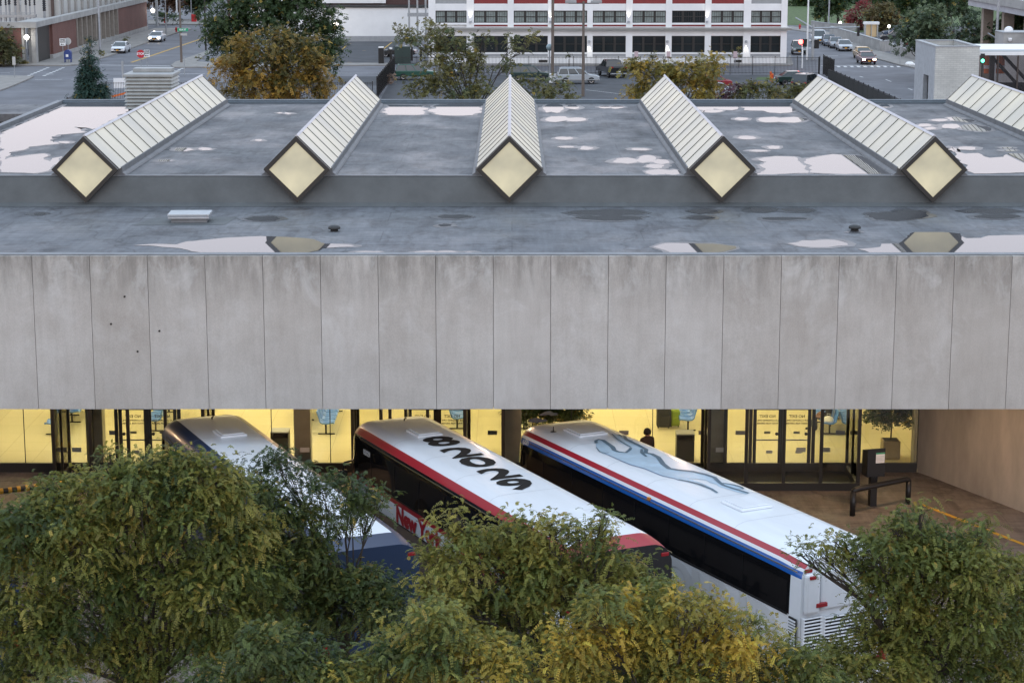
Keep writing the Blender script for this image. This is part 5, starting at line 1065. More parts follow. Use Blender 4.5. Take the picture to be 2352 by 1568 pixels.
b.tube([(xq+1.4,ys+1,zb),(xq+9,ys+1,0)],.12,4); b.tube([(xq+2.4,ys+1.4,zb),(xq+10,ys+1.4,0)],.12,4); b.build('steel_posts',mat('bronze_steel',(.05,.035,.03),.5,var=0),t)
b=MB(); b.bb(xq+.1,xq+26,ys+.06,ys+.08,0,zb); b.build('glazing',glassy('canopy_glass',(.75,.72,.72),.03),t)
b=MB(); b.bb(xq,xq+26,ys+8.5,ys+8.8,0,zb-2.6); b.build('rear_wall',mat('rear_wall_brown',(.06,.05,.045),.7,var=.2),t)
for i,(x,y) in enumerate(((2244.5,129),(2257,140))):
    p=V(x,y,ys-.6-i*.01); t2=thing('green_signal',['upper green traffic light at the tower edge','lower green traffic light seen at the station glass'][i],'traffic light',(p[0],p[1],0)); b=MB(); b.tube([(0,.12,0),(0,.12,p[2]+.4)],.04,6); b.build('post',M_dark,t2); b=MB(); b.bb(-.14,.14,-.02,.1,p[2]-.2,p[2]+.5); b.build('housing',M_black,t2); b=MB(); b.lathe([(.02,-.05),(.12,-.03)],c=(0,-.0,p[2]),n=14,axis='Y'); b.build('green_lens',mat('green_glow',(.1,.9,.5),.3,var=0,emit=(.08,1,.55),es=4),t2)
for i,x in enumerate((2270,2298)):
    p=V(x,150,ys+5); t2=thing('construction_barrel',['left orange and white barrel behind the station glass','right orange and white barrel behind the station glass'][i],'barrel',(p[0],p[1],p[2]-.6),group='orange barrels behind the glass'); b=MB(); b.lathe([(.32,0),(.3,1.5)],n=12); b.build('barrel',M_orange,t2); b=MB(); b.lathe([(.325,.35),(.32,.6)],n=12); b.build('white_band',M_signw,t2)
t=thing('concrete_block_house','low concrete building with a dome camera behind the station canopy','building'); p=V(2303,114,175); b=MB(); b.bb(p[0],p[0]+20,175,178,0,V(2303,76,175)[2]); b.build('wall',M_conc,t); b=MB(); b.bb(p[0]-.05,p[0]+20,174.95,178,V(2303,76,175)[2]+.003,V(2303,74.5,175)[2]); b.build('cap',M_grey,t)
p=V(2320,91,174.9); b=MB(); b.lathe([(.02,-.2),(.14,-.15),(.16,0),(.16,.12)],c=p,n=12); b.build('dome_camera',M_white,t,smooth=True)
p=V(2318,72,176); t2=thing('satellite_dish','small white dish on the roof of the concrete building','dish',p); b=MB(); b.lathe([(.05,.0),(.3,.08),(.4,.2),(.38,.21),(.28,.12),(.02,.06)],n=16,axis='Y'); b.build('dish',M_white,t2,smooth=True); b=MB(); b.tube([(0,.05,-.5),(0,.05,0)],.04,6); b.build('stem',M_steel,t2)
t=thing('overpass','concrete slab roof on tan columns filling the upper right corner','overpass')
b=MB(); b.bb(46.9,78,170,217.5,8.5,9.45); b.build('deck',mat('deck_concrete',(.44,.44,.47),.8,var=.12,scale=.5),t)
b=MB(); b.bb(46.7,46.9,169,217.7,9.1,9.9); b.bb(46.9,78,217.5,217.7,9.1,9.9); b.build('parapet',M_conc,t)
for y in (215.5,206.5,197.5,188.5): b=MB(); b.bb(48,49,y-.5,y+.5,0,8.49); b.build('column',mat('column_tan',(.36,.30,.25),.8,var=.1),t)
b=MB(); b.bb(52,52.3,172,217,0,8.49); b.build('recessed_wall',M_dark,t)
# low concrete walls along the right street
def wallrun(label,pts,h,th=.35,z0=0):
    t=thing('concrete_wall',label,'wall'); P=[Vector(G(x,y)[:2]) for x,y in pts]; b=MB()
    for u,v in zip(P[:-1],P[1:]):
        d=(v-u).normalized(); n=Vector((-d.y,d.x))*th; b.prism([u,v,v+n,u+n],z0,h)
    b.build('wall_face',M_conc,t); b=MB()
    for u,v in zip(P[:-1],P[1:]):
        d=(v-u).normalized(); n=Vector((-d.y,d.x)); b.prism([u-n*.04,v-n*.04,v+n*(th+.04),u+n*(th+.04)],h+.003,h+.1)
    b.build('wall_cap',M_grey,t); return t
wallrun('curved low concrete wall at the far end of the right hand street',[(1862,64),(1880,67),(1905,70),(1965,72)],1.0)
wallrun('long ramped concrete wall beside the parked row of cars',[(1905,83),(1955,97),(2026,120),(2050,117)],1.35)
wallrun('concrete wall continuing beside the pavement toward the tower',[(2045,123),(2072,132),(2103,141)],1.15)
t=thing('ticket_booth','small lit booth with flat white roof behind the ramped wall','booth',G(2000,88)); b=MB(); b.bb(-1.1,1.1,-.6,.6,2.0,2.35); b.build('roof',M_white,t); b=MB(); b.bb(-.95,-.8,-.5,.5,0,2); b.bb(.8,.95,-.5,.5,0,2); b.bb(-.05,.05,-.5,.5,0,2); b.build('post',M_signb,t); b=MB(); b.bb(-.79,.79,.1,.5,.1,1.95); b.build('lit_interior',mat('booth_glow',(.5,.4,.25),.6,var=0,emit=(1,.75,.45),es=.12),t)
# traffic signals and lamps at the right crossing
t=thing('traffic_light','red traffic light on a white post at the right crossing','traffic light',G(1842,157)); b=MB(); b.tube([(0,0,0),(0,0,2.7)],.09,8); b.build('post',M_white,t); b=MB(); b.bb(.0,.5,-.15,.15,2.5,3.4); b.build('housing',M_black,t,bevel=.03); b=MB(); b.lathe([(.02,-.16),(.26,-.12)],c=(-.22,0,3.05),n=16,axis='Y'); b.lathe([(.27,-.11),(.27,.1)],c=(-.22,0,3.05),n=16,axis='Y'); b.build('red_lens',mat('red_glow',(1,.1,.08),.3,var=0,emit=(1,.07,.06),es=7),t)
t=thing('signal_mast','grey steel mast with two long signal arms at the right crossing','signal mast',G(1866,138)); b=MB(); b.tube([(0,0,0),(0,0,4.3)],[.2,.14],10); b.build('mast',M_signb,t)
b=MB(); b.tube([(0,0,3.9),(5.8,.5,4.0)],[.11,.07],8); b.tube([(0,0,3.9),(-1.4,6,4.9)],[.11,.07],8); b.build('arm',M_steel,t)
b=MB(); b.bb(5.5,5.8,.3,.6,2.9,4.0); b.build('signal_head',M_black,t); b=MB(); b.bb(.2,.75,-.2,.2,1.4,2.5); b.build('signal_head',M_black,t,bevel=.03); b=MB(); b.bb(-.5,-.2,-.05,.05,2.35,2.5); b.bb(-.5,-.2,-.05,.05,1.4,1.5); b.build('sign_plate',M_signw,t)
t=pole('curved_lamp','white curved-top lamp post at the white building corner','street lamp',1853,138,8.4,.13,.09,M_white); b=MB(); b.tube([(0,0,8.3),(.3,0,9.3),(1.2,0,10)],.08,6); b.build('arm',M_white,t)
pole('utility_pole','thin grey pole on the far pavement, left of the dark trees','pole',1903,66,10,.12,.1,M_alu)
t=pole('curved_lamp','tall grey lamp with a bent top in front of the overpass','street lamp',0,0,13,.16,.1,M_steel,base=(*V(2288,120,185)[:2],0)); zz=V(2292,8,185)[2]; b=MB(); b.tube([(.0,0,9),(.05,0,zz-1),(-.1,0,zz),(-.8,0,zz+.6)],[.11,.1,.09,.07],6); b.build('arm',M_steel,t); t.children[0].scale.z=.7
board('grey_notice','grey framed notice on a post beside the pavement near the tower','sign',2067,150,2.7,.95,1.0,None,M_signb)
t=thing('white_bundle','crumpled white sheet lying on the pavement near the tower','sheet',G(2089,152)); b=MB(); b.lathe([(.02,0),(.5,.05),(.55,.3),(.3,.5),(.02,.52)],n=9); b.box((.7,0,.15),(1.2,.5,.25),rz=.3,ry=.1); b.build('sheet',M_white,t,bevel=.08)
t=thing('red_barrier','low red barrier on top of the concrete wall near the tower','barrier',(*G(2076,124)[:2],1.2)); b=MB(); [b.lathe([(.35,0),(.1,.35)],c=(x,0,0),n=8) for x in (-.45,.35)]; b.bb(-.9,.8,-.1,.1,.02,.15); b.build('barrier_body',M_stop,t)
# ---------------- background trees ----------------
BG=dict(hf=1.6,hth=-.9,dens=20,fr=11,flen=.55,pairs=3,lw=.10,ll=.26,droop=.35,spread=.45)
PO=[(.035,.042,.016),(.07,.065,.02),(.12,.085,.02),(.19,.115,.022),(.26,.15,.028)]
PD=[(.012,.024,.011),(.020,.036,.014),(.030,.050,.018),(.045,.066,.022)]
PR=[(.06,.03,.02),(.12,.04,.03),(.16,.05,.035),(.14,.09,.04)]
POL=[(.04,.05,.02),(.07,.07,.025),(.11,.10,.035),(.15,.12,.04)]
PGG=[(.03,.045,.028),(.045,.065,.035),(.065,.085,.045),(.09,.105,.05)]
def bgt(label,x,Y,lobes,pal,seed,tr=.2,fork=None,name='deciduous_tree',tw=8,cat='tree',group='trees behind the terminal',**k):
    kk=dict(BG); kk.update(k); b=V(x,200,Y); return tree(name,label,(b[0],Y,0),pxl(Y,lobes,seed=seed),pal,seed,tr,group,fork=fork,twigs=tw,cat=cat,**kk)
near=dict(hf=3.2,hth=-.9,dens=58,fr=11,flen=.32,pairs=4,lw=.045,ll=.12,droop=.5,spread=.25)
bgt('large orange and olive tree beside the first skylight',625,118,[(560,125,40),(620,110,45),(690,125,45),(530,165,38),(590,170,50),(660,170,50),(725,160,40),(560,210,45),(640,215,50),(710,205,40),(745,200,25,0,.6),(650,85,22,0,.6),(520,130,20,0,.6)],PO,31,.2,**dict(near,dens=52))
bgt('wide dark green tree towering behind the orange tree',620,205,[(530,40,50),(600,20,55),(680,25,55),(740,50,40),(500,80,38),(560,75,45),(640,70,50),(720,95,45),(750,120,30),(740,145,35),(520,110,40),(600,-20,50),(690,-15,45),(770,65,14,0,.5)],PD,32,.3,hth=-.8,dens=20,hf=2.2,fr=11,flen=.5,pairs=3,lw=.085,ll=.22)
bgt('thin open green tree behind the third skylight with bare limbs showing',1085,120,[(985,75,24,0,.7),(1030,90,24,0,.7),(930,85,22,0,.7),(955,95,20,0,.7),(1075,110,24,0,.6),(1110,88,16,0,.6),(1000,130,30,0,.7),(1045,145,35,0,.8),(1090,150,30,0,.7),(960,205,30,0,.8),(1010,200,32,0,.8),(1060,215,32,0,.8),(1110,205,28,0,.8),(1180,105,20,0,.7),(1170,150,20,0,.6),(1220,100,18,0,.6),(1250,200,30,0,.8),(1290,215,28,0,.8),(1200,200,18,0,.7)],POL[:3]+PGG[2:3],33,.16,tw=12,**near)
bgt('yellow spreading tree between the third and fourth skylights',1560,120,[(1450,155,18,0,.8),(1480,160,26,0,.8),(1520,165,26),(1490,205,28),(1540,200,28),(1450,218,20),(1590,165,28),(1640,160,28),(1665,150,16,0,.7),(1600,200,30),(1650,195,20,0,.7),(1620,215,25),(1560,175,24)],[(.06,.06,.02),(.11,.10,.025),(.18,.13,.025),(.27,.17,.03)],34,.14,**near)
bgt('round yellow green shrub right of the yellow spreading tree',1745,124,[(1725,213,22),(1760,215,22),(1700,218,16),(1790,222,16),(1845,215,18),(1830,225,22)],POL,35,.06,name='shrub',cat='shrub',fork=2.5,**near)
bgt('small dark purple shrub beside the silver sedan',1680,124,[(1682,212,14),(1672,224,14),(1695,222,10),(1715,202,5)],[(.03,.012,.018),(.05,.02,.03),(.07,.03,.04)],36,.05,name='shrub',cat='shrub',fork=3.0,**near)
# conifer
def conifer(label,x,ytop,ybase,wpx,Y,seed):
    p=V(x,ybase,Y); q=V(x,ytop,Y); s=4800/(Y+2); hh=q[2]; w=wpx/s/2; g=random.Random(seed); lob=[]
    z=max(.6,p[2]-.5)
    while z<hh-.1:
        f=(hh-z)/(hh-p[2]+.5); f=min(1,f); rr=w*(f**1.15)*(.85+.3*g.random())+.08; k=max(1,int(5*f+.7))
        for j in range(k):
            a=g.random()*6.28; lob.append((p[0]+math.cos(a)*rr*.5,Y+math.sin(a)*rr*.5,z+g.uniform(-.1,.1),rr*.62,rr*.62,.22+.12*f,2.2))
        z+=.30
    return tree('spruce_tree',label,(p[0],Y,0),lob,[(.012,.03,.022),(.02,.042,.032),(.03,.06,.045)],seed,.14,None,fork=1.,twigs=2,dens=85,fr=8,flen=.28,pairs=4,lw=.03,ll=.075,droop=.6,spread=.12)
conifer('pointed dark blue green spruce in front of the left crossing',210,82,232,84,125,41)
bgt('dark round tree cut by the left edge above the pavement',-8,250,[(-5,90,28),(5,120,30),(-20,130,30),(30,135,14,0,.7)],[(.03,.035,.015),(.05,.05,.02),(.07,.06,.025)],42,.2)
# far left trees
bgt('brown autumn tree beyond the far cross street',385,362,[(355,5,22),(380,-5,25),(400,10,20),(425,0,25),(445,10,18)],[(.04,.03,.02),(.07,.04,.025),(.10,.05,.03)],43,.25,fork=2.5)
bgt('dark green tree beyond the red box',460,360,[(450,0,22),(470,10,22),(440,20,14)],PD,44,.25,fork=2.5)
for i,(x,y,r,l) in enumerate(((368,38,8,'low dark bush by the thick grey pole'),(400,38,9,'low dark bush right of the white pole'),(462,32,9,'round bush right of the red box'))):
    bgt(l,x,345,[(x,y,r),(x+7,y+2,r*.8)],PD,45+i,.05,name='shrub',cat='shrub',fork=.4,group='bushes beyond the cross street')
# small street trees before the white building
for i,(x,l) in enumerate(((1307,'leafless young tree before the white building, left one'),(1498,'young tree with a small green tuft before the white building'),(1696,'young green sapling near the right basement vent'))):
    bgt(l,x,248,[(x,[128,127,118][i],[5,6,6][i]),(x+2,[118,135,126][i],[2.5,5,8][i])],POL,50+i,.05,name='sapling',fork=1.2,tw=6,group='young street trees',dens=25,flen=.25,ll=.13,lw=.06,spread=.15)
# right hand trees
RT=[('pair of dark oval trees on the lawn, left one',1893,345,[(1885,5,16),(1895,25,16),(1880,30,12),(1895,-10,18)],PD),
('dark oval tree on the lawn just left of the red tree',1922,338,[(1920,0,20),(1918,25,19),(1930,15,16),(1910,10,15)],PD),
('red leaved maple beside the ticket booth',1975,330,[(1965,30,15),(1980,20,14),(1955,45,12),(1970,55,12),(1985,40,14)],[(.09,.02,.02),(.15,.03,.035),(.18,.05,.04)]),
('olive brown tree merging with the red maple',2022,326,[(2005,30,18),(2030,28,18),(2045,45,16),(2010,55,18),(2035,65,14),(2000,45,12),(2050,60,12)],[(.06,.04,.02),(.08,.065,.03),(.10,.085,.035)]),
('dark round tree right of the olive tree',2075,350,[(2065,5,18),(2085,15,18),(2075,35,16),(2060,20,12),(2095,-5,18)],PD),
('big grey green tree left of the tower top',2110,235,[(2100,60,26),(2085,85,26),(2120,80,26),(2110,35,16),(2075,105,14),(2105,105,22),(2090,40,10,0,.7)],PGG),
('broad grey green tree directly behind the tower',2145,228,[(2140,55,24),(2160,75,26),(2130,85,26),(2170,95,22),(2145,100,26),(2125,65,18),(2148,30,14,0,.8)],PGG),
('dark dense tree under the left end of the overpass',2215,255,[(2165,5,22),(2150,20,20),(2145,-10,26),(2175,20,14)],PD),
('dark dense tree behind the overpass end',2205,300,[(2200,5,20),(2215,25,18),(2195,30,16),(2225,5,18)],PD),
('green tree between tower and curved lamp',2245,222,[(2235,60,22),(2250,80,24),(2225,90,24),(2245,100,22),(2265,95,16),(2228,45,12)],PGG[:3]),
('dark green tree right of the curved lamp',2310,215,[(2300,75,22),(2285,90,18),(2330,60,22),(2350,50,20),(2320,95,20)],PD[1:]+PGG[1:2]),
('pale green tree under the overpass at the right edge',2325,240,[(2320,40,14),(2335,45,16),(2350,30,18),(2318,58,12)],PGG)]
for i,(l,x,Y,lb,pl) in enumerate(RT): bgt(l,x,Y,lb,pl,60+i,.25,fork=1.6,group='trees along the right hand street')
for i,(x,Y) in enumerate(((1850,420),(1960,430),(2040,420),(2130,410),(2190,400),(1900,440))):
    bgt(['far tree behind the lawn, leftmost','far tree behind the red maple','far tree above the ticket booth','far tree above the big grey green one','far tree near the overpass end','far tree above the pair of dark oval trees'][i],x,Y,[(x,2,26),(x+24,-4,24),(x-24,2,24),(x+5,12,20)],PD,80+i,.3,fork=2,group='far trees at the top right')
# weeds along the brick wall base and the lot fence
for i,(x,y,r,Y,l) in enumerate(((283,92,3.5,290,'weeds at the foot of the concrete fins'),(231,123,3,260,'tuft of weeds at the foot of the pale steel pole'),(55,143,3,252,'weeds at the foot of the brick wall by the gate'),(448,138,7,262,'pale bush beside the black sign at the left crossing'))):
    bgt(l,x,Y,[(x,y,r),(x+r*1.6,y+1,r*.8)],POL,90+i,.02,name='weeds',cat='weeds',fork=.1,tw=2,group='weeds along the street',dens=30,flen=.3,ll=.14,lw=.05,spread=.15)
bgt('dry reddish weeds along the screened fence',892,222,[(900,178,6),(895,190,7),(888,203,7),(884,215,7)],[(.16,.11,.08),(.22,.15,.11),(.25,.18,.14)],95,.02,name='weeds',cat='weeds',fork=.1,tw=3,group=None,dens=30,flen=.3,ll=.14,lw=.05,spread=.2)
bgt('round hedge at the white wall beside the lit lamp',782,290,[(775,97,9),(788,98,8)],PGG,96,.03,name='shrub',cat='shrub',fork=.2,tw=3,group=None)
# ---------------- hall contents and bay objects ----------------
def seat_shell():
    pr=[(.27,.385),(.25,.42),(.15,.41),(0,.385),(-.13,.39),(-.21,.44),(-.25,.55),(-.29,.68),(-.32,.80),(-.335,.82)]
    b=MB(); n=7; vs=[]
    for (x,z) in pr:
        for j in range(n):
            t=-1+2*j/(n-1); w=.225*(1-.10*abs((z-.4)))
            up=.045*t**4+ (.02 if z<.5 else 0)*t*t; fw=(.03*t*t if z>.5 else 0); vs.append((x+fw,t*w,z+up))
    fs=[(i*n+j,i*n+j+1,(i+1)*n+j+1,(i+1)*n+j) for i in range(len(pr)-1) for j in range(n-1)]
    b.add(vs,fs); return b
def chair_row(x,y,n,deg,label,first=[None]):
    p=G(x,y,FL); t=thing('seat_row',label,'seating row',(p[0],p[1],FL),R(deg),'rows of blue seats in the hall')
    # local: seats face +x, row runs along +y
    L=.56*(n-1); b=MB(); b.bb(-.06,.0,-.1,L+.1,.31,.36); b.build('beam',M_dark,t)
    for yy in (0,L):
        b=MB(); b.tube([(-.03,yy,.02),(-.03,yy,.32)],.03,8); b.bb(-.3,.27,yy-.025,yy+.025,.01,.04); b.build('leg',M_dark,t)
    for i in range(n):
        if first[0] is None:
            o=seat_shell().build('seat',M_shell,t,smooth=True); so=o.modifiers.new('thick','SOLIDIFY'); so.thickness=.025; first[0]=o
        else: o=first[0].copy(); COL.objects.link(o); o.parent=t
        o.location=(0,i*.56,0); o.rotation_euler=(0,0,0)
    return t
def rowpx(x,y,n,face,label):
    # face 'R' seats face +x, 'L' seats face -x (row still runs away from camera)
    t=chair_row(x,y,n,0,label)
    if face=='L': t.scale.x=-1
    return t
rowpx(124,998,6,'L','row of blue seats behind the left edge vestibule, facing left')
rowpx(168,970,5,'R','shorter row of blue seats right behind the first, facing right')
rowpx(356,990,6,'L','row of blue seats behind the doors beside the navy coach')
rowpx(751,997,7,'R','row of blue seats between the navy and the numbered coach')
rowpx(702,965,5,'L','row of blue seats mostly hidden by the tan column')
rowpx(1052,985,6,'R','row of blue seats behind the doors beside the numbered coach')
rowpx(1205,985,6,'R','row of blue seats behind the dark bushy plant')
rowpx(1578,989,5,'L','row of blue seats beside the suitcases')
rowpx(1903,997,4,'L','row of blue seats with the seated traveller')
rowpx(1948,997,5,'R','row of blue seats at the right end of the last vestibule')
def suitcase(x,y,w,h,m,label,bulge=.03):
    p=G(x,y,FL); t=thing('suitcase',label,'suitcase',(p[0],p[1]+.2,FL),group='suitcases by the seats'); b=MB(); b.box((0,0,.06+h/2),(w,.3,h)); b.build('case',m,t,bevel=.07)
    b=MB(); b.tube([(-w*.22,.1,h),(-w*.22,.1,h+.22),(w*.22,.1,h+.22),(w*.22,.1,h)],.012,6); b.build('handle',M_black,t)
    b=MB(); b.box((0,-.16,.06+h*.35),(w*.7,.05,h*.45)); b.build('front_pocket',m,t,bevel=.02)
    for s in (-1,1): b=MB(); b.lathe([(.035,-.02),(.035,.02)],c=(s*w*.36,.05,.035),n=10,axis='X'); b.build('wheel',M_rubber,t)
suitcase(1525,987,.50,.72,mat('case_black',(.02,.022,.02),.8,var=0),'large black suitcase standing beside the green one')
suitcase(1551,984,.34,.58,mat('case_green',(.25,.36,.02),.6,var=0),'lime green suitcase between the black suitcase and the blue seats')
def bin_(x,y,label,slot=True):
    p=G(x,y,FL); t=thing('trash_bin',label,'trash bin',(p[0],p[1]+.28,FL),group='litter bins in the hall'); b=MB(); b.bb(-.29,.29,-.28,.28,0,.70); b.build('body',mat('bin_charcoal',(.035,.04,.04),.5,var=0),t,bevel=.02)
    b=MB(); b.bb(-.29,-.25,-.28,.28,.70,.88); b.bb(.25,.29,-.28,.28,.70,.88); b.bb(-.25,.25,.2,.28,.70,.88); b.build('hood_side',M_dark,t)
    b=MB(); b.bb(-.3,.3,-.3,.3,.88,.93); b.build('lid',M_steel,t,bevel=.015); b=MB(); b.bb(-.24,.24,-.2,.19,.69,.71); b.build('liner',M_rubber,t)
bin_(1574,1060,'charcoal litter bin behind the glass beside the striped coach'); bin_(643,1055,'litter bin partly hidden behind the navy coach roof')
t=thing('wet_floor_sign','yellow folding wet floor sign behind the glass','floor sign',(*V(1642,1055,YG+.9)[:2],FL)); b=MB(); b.add([(-.14,-.14,0),(.14,-.14,0),(.10,0,.62),(-.10,0,.62)],[(0,1,2,3)]); b.add([(-.14,.14,0),(.14,.14,0),(.10,0,.62),(-.10,0,.62)],[(3,2,1,0)]); b.build('panel',mat('sign_yellow',(.62,.42,.05),.5,var=0),t); b=MB(); b.add([(-.06,-.105,.2),(.06,-.105,.2),(0,-.065,.36)],[(0,1,2)]); b.build('warning_mark',M_ink,t)
def pot_tree(x,Y,z_c,rpx,label,pot=.5,seed=5,pal=None,n=2.5):
    p=V(x,1050,Y); t=thing('potted_tree',label,'potted plant',(p[0],Y,FL),group='potted plants in the hall')
    s=4800/(Y+2); r=rpx/s; c=V(x,z_c,Y); zc=c[2]-FL
    b=MB(); b.box((0,0,.3),(.56,.56,.6)); b.build('pot',mat('pot_tan',(.30,.24,.13),.6,var=.1),t,bevel=.02); b=MB(); b.bb(-.23,.23,-.23,.23,.601,.61); b.build('soil',M_rubber,t)
    b=MB(); b.tube([(0,0,.55),(.02,0,1.0),(0,.01,zc)],[.03,.025,.02],6); 
    rr=random.Random(seed)
    for k in range(12): u=Vector((rr.gauss(0,1),rr.gauss(0,1),rr.gauss(.3,.6))).normalized()*r*.8; b.tube([(0,0,zc-.3),(u.x*.4,u.y*.4,zc-.1+u.z*.4),(u.x,u.y,zc+u.z)],[.012,.008,.004],4)
    b.build('stem',M_bark,t)
    leaf_mesh('leaves',[(0,0,zc,r,r,r*.8,1.),(0,0,zc+r*.6,r*.8,r*.8,r*.8,1.),(r*.5,0,zc-.1,r*.5,r*.5,r*.4,1.),(-r*.5,0,zc-.1,r*.5,r*.5,r*.45,1.)],pal or [(.015,.03,.012),(.025,.045,.018),(.035,.055,.02)],seed,dens=230,hth=-2,fr=6,flen=.16,pairs=3,lw=.03,ll=.075,droop=.7,spread=.08,parent=t,hf=9)
pot_tree(2044,66.4,948,60,'slim potted tree in a square tan planter near the right end wall',seed=5)
pot_tree(1222,66.6,946,52,'dark bushy plant behind the nose of the striped coach, left bush',seed=6)
pot_tree(1292,66.8,944,54,'dark bushy plant behind the nose of the striped coach, right bush',seed=7)
# card reader post and guard rail
p=G(2003,1161); t=thing('fare_machine','black box with a white notice on a thick post by the end wall','machine',(p[0],p[1],.006),R(14)); b=MB(); b.bb(-.1,.1,-.1,.1,0,1.0); b.build('post',M_black,t)
b=MB(); b.xz([(-.2,.95),(.2,.95),(.2,1.72),(-.2,1.83)],-.29,.29); ob=b.build('box',M_black,t,rz=R(-90),bevel=.012); ob.rotation_euler.z=R(90)
b=MB(); b.bb(-.02,.26,-.215,-.203,1.38,1.70); ob=b.build('notice',M_signw,t); b=MB(); b.bb(-.02,.26,-.219,-.216,1.655,1.70); b.build('notice_header',M_signg,ob); b=MB(); [b.bb(0,.24,-.218,-.216,1.42+k*.04,1.428+k*.04) for k in range(5)]; b.build('notice_text',M_grey,ob)
def rail(A,B,z,label,stripe=False):
    A=Vector(A[:2]);B=Vector(B[:2]); L=(B-A).length; t=thing('guard_rail',label,'guard rail',(A.x,A.y,.006),math.atan2((B-A).y,(B-A).x)); r=.085
    b=MB()
    b.tube([(0,0,z-.02),(.03,0,z+.03),(.1,0,z+.05),(L-.1,0,z+.05),(L-.03,0,z+.03),(L,0,z-.02)],r,10); b.build('top_bar',M_black,t,smooth=True)
    for x in (0,L): b=MB(); b.tube([(x,0,0),(x,0,z)],r,10); b.build('leg',M_black,t,smooth=True)
    if stripe:
        b=MB(); k=.1
        while k<L-.15: b.tube([(k,0,z+.05),(k+.11,0,z+.05)],r+.004,10,cap=False); k+=.26
        b.build('yellow_stripe',M_ypaint,t)
rail(G(1958,1184),G(2085,1157),.74,'black bent pipe guard rail in front of the fare machine')
a=G(-30,1132,.8);c=G(205,1103,.8); rail(a,c,.75,'black and yellow striped pipe rail at the left edge of the bay',True)
# ---------------- people ----------------
def person(label,loc,rz,J,cols,cat='person',hair=(.01,.01,.01)):
    """J: joint positions; one skinned continuous body, coloured by zone"""
    t=thing('person',label,cat,loc,rz); me=bpy.data.meshes.new('b'); names=list(J); idx={k:i for i,k in enumerate(names)}
    E=[('pelvis','belly'),('belly','chest'),('chest','neck'),('neck','head'),('head','crown')]
    for s in 'lr':
        E+= [('chest','sh'+s),('sh'+s,'el'+s),('el'+s,'wr'+s),('wr'+s,'pa'+s),('pelvis','hi'+s),('hi'+s,'kn'+s),('kn'+s,'an'+s),('an'+s,'to'+s)]
    rad=dict(pelvis=.14,belly=.13,chest=.15,neck=.055,head=.095,crown=.075,sh=.07,el=.048,wr=.03,pa=.034,hi=.10,kn=.062,an=.045,to=.042)
    vs=[Vector(J[k]) for k in names]; ee=[(idx[a],idx[b]) for a,b in E]; rr=[rad.get(k,rad.get(k[:2])) for k in names]
    for s in 'lr':   # fingers and thumb
        pa=Vector(J['pa'+s]); d=(pa-Vector(J['wr'+s])).normalized(); sd=d.cross(Vector((0,1,0)))
        sd=sd.normalized() if sd.length>.1 else Vector((1,0,0))
        for f in range(5):
            o=(f-1.5)*.021; L=(.07,.08,.075,.06,.05)[f]
            if f<4: a_=pa+sd*o+d*.03; b_=a_+d*L*.55; c_=b_+d*L*.45+Vector((0,-.015,-.01))
            else: a_=pa-sd*.04; b_=a_+d*.03-sd*.015; c_=b_+d*.03
            k=len(vs); vs+=[a_,b_,c_]; rr+=[.010,.009,.007]; ee+=[(idx['pa'+s],k),(k,k+1),(k+1,k+2)]
    me.from_pydata(vs,ee,[]); o=bpy.data.objects.new('b',me); COL.objects.link(o)
    sk=o.modifiers.new('s','SKIN'); sv=me.skin_vertices[0].data if me.skin_vertices else None
    if sv is None:
        o.data.attributes; 
    if not me.skin_vertices:
        bpy.context.view_layer.objects.active=o; bpy.ops.object.modifier_add  # layer is made by the modifier itself
    sub=o.modifiers.new('u','SUBSURF'); sub.levels=2; sub.render_levels=2
    return t,o,me,vs,rr,idx
def finish(t,o,me,rr,idx,zones,hair,head,hairc):
    import bmesh
    bm=bmesh.new(); bm.from_mesh(me); ly=bm.verts.layers.skin.verify()
    bm.verts.ensure_lookup_table()
    for v,r in zip(bm.verts,rr): v[ly].radius=(r,r); v[ly].use_root=(v.index==idx['pelvis'])
    bm.to_mesh(me); bm.free()
    dg=bpy.context.evaluated_depsgraph_get(); bpy.context.view_layer.update(); ev=o.evaluated_get(bpy.context.evaluated_depsgraph_get()); m2=bpy.data.meshes.new_from_object(ev)
    m2.name='body'; m2.materials.clear()
    for m in zones[0]: m2.materials.append(m)
    for p in m2.polygons: p.material_index=zones[1](p.center); p.use_smooth=True
    ob=bpy.data.objects.new('body',m2); COL.objects.link(ob); ob.parent=t; bpy.data.objects.remove(o)
    hd=Vector(head); b=MB(); n=14
    for i in range(7):
        pass
    b.lathe([(.112,-.02),(.122,.04),(.112,.10),(.08,.15),(.03,.175),(.0,.18)],c=(hd.x,hd.y+.022,hd.z-.02),n=16); b.build('hair',mat('hair_dark',hairc,.7,var=0),t,smooth=True)
    f=MB(); 
    for s in (-1,1): f.lathe([(.0,-.012),(.012,-.006),(.012,.004)],c=(hd.x+s*.034,hd.y-.085,hd.z+.02),n=8,axis='Y')
    f.build('eyes',M_ink,t); f=MB(); f.add([(hd.x-.015,hd.y-.09,hd.z-.025),(hd.x+.015,hd.y-.09,hd.z-.025),(hd.x,hd.y-.125,hd.z-.02),(hd.x,hd.y-.088,hd.z+.025)],[(0,1,2),(1,3,2),(3,0,2)]); f.build('nose',zones[0][0],t)
    f=MB(); f.bb(hd.x-.025,hd.x+.025,hd.y-.096,hd.y-.085,hd.z-.06,hd.z-.052); f.build('mouth',mat('lip',(.25,.08,.07),.6,var=0),t)
    for s in (-1,1): f=MB(); f.box((hd.x+s*.098,hd.y+.01,hd.z),(.02,.035,.06)); f.build('ear',zones[0][0],t,bevel=.008)
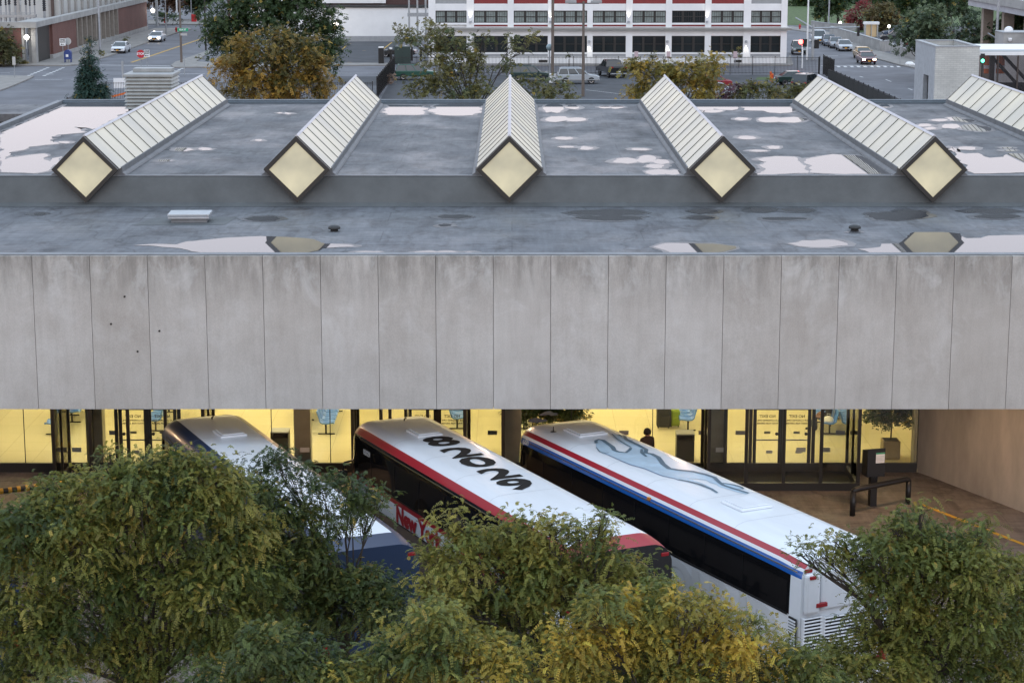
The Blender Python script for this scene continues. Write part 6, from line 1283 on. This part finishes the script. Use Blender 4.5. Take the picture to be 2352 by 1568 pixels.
def stand(stride=0.,arm=0.):
    J=dict(pelvis=(0,0,.95),belly=(0,0,1.12),chest=(0,0,1.34),neck=(0,-.01,1.50),head=(0,-.02,1.60),crown=(0,-.01,1.68))
    for s,k in (('l',1),('r',-1)):
        f=stride*k; J.update({'sh'+s:(.19*k,0,1.40),'el'+s:(.24*k,.03+arm*k,1.12),'wr'+s:(.25*k,-.05-arm*k,.88),'pa'+s:(.25*k,-.07-arm*k,.80),'hi'+s:(.10*k,0,.88),'kn'+s:(.11*k,-.03-f*.5,.48),'an'+s:(.11*k,.02-f,.09+(.05 if f<0 else 0)),'to'+s:(.13*k,-.13-f,.05)})
    return J
M_skin=mat('skin',(.32,.17,.12),.5,var=0)
def mk_person(label,loc,rz,J,shirt,pants,hair=(.012,.01,.01),waist=.97,neck=1.46):
    r=person(label,loc,rz,J,None); t,o,me,vs,rr,idx=r
    ms=[M_skin,mat('cloth_%d'%(shirt[0]*1000+shirt[2]*97),shirt,.85,var=0),mat('cloth_%d'%(pants[0]*1000+7+pants[2]*97),pants,.85,var=0),mat('shoe_black',(.012,.012,.013),.4,var=0)]
    anz=[J['anl'],J['anr'],J['tol'],J['tor']]; hands=[Vector(J['pal']),Vector(J['par'])]; chest=Vector(J['chest']); pel=Vector(J['pelvis']); hdv=Vector(J['head'])
    def zone(c):
        if min((c-Vector(a)).length for a in anz)<.13 and c.z<.16: return 3
        if c.z>Vector(J['neck']).z-.0: return 0
        if min((c-h).length for h in hands)<.16: return 0
        if c.z>pel.z+.03 or abs(c.x)>.2 and c.z>.6: return 1
        return 2
    finish(t,o,me,rr,idx,(ms,zone),None,J['head'],hair); return t
p=G(883,942,FL); mk_person('person walking in dark trousers and black shoes, left of two in the hall',(p[0],p[1],FL),R(80),stand(.22,.12),(.05,.06,.08),(.02,.02,.025))
p=G(978,938,FL); mk_person('person standing in black shoes, right of two in the hall',(p[0]-.2,p[1],FL),R(95),stand(.08,.03),(.25,.22,.2),(.03,.03,.035))
p=V(1487,1000,63.7); mk_person('person in a dark jacket standing behind the striped coach roof',(p[0],63.75,.006),R(25),stand(.03,.02),(.045,.03,.025),(.03,.03,.035))
J=dict(pelvis=(0,0,.50),belly=(0,.02,.68),chest=(0,.05,.92),neck=(0,.03,1.07),head=(0,0,1.17),crown=(0,.0,1.25))
for s,k in (('l',1),('r',-1)): J.update({'sh'+s:(.19*k,.05,.98),'el'+s:(.25*k,-.02,.72),'wr'+s:(.14*k,-.24,.64),'pa'+s:(.09*k,-.30,.62),'hi'+s:(.1*k,-.02,.50),'kn'+s:(.12*k,-.44,.50),'an'+s:(.12*k,-.50+.1*k,.09),'to'+s:(.12*k,-.66+.1*k,.05)})
p=G(1903,997,FL); mk_person('person in black clothes sitting on the blue seats behind the last doors',(p[0]+.05,p[1]+.56,FL-.02),R(-90),J,(.02,.02,.022),(.018,.018,.02))
t=thing('white_bag','crumpled white bag on the nearest blue seat of the last vestibule','bag',(p[0]-.02,p[1],FL+.40)); b=MB(); b.lathe([(.02,0),(.17,.02),(.2,.1),(.14,.2),(.05,.24),(.0,.23)],n=9); b.build('bag_body',M_signw,t,bevel=.02); b=MB(); b.tube([(-.05,0,.22),(-.05,0,.32),(.05,0,.32),(.05,0,.22)],.01,5); b.build('bag_handle',M_signw,t)
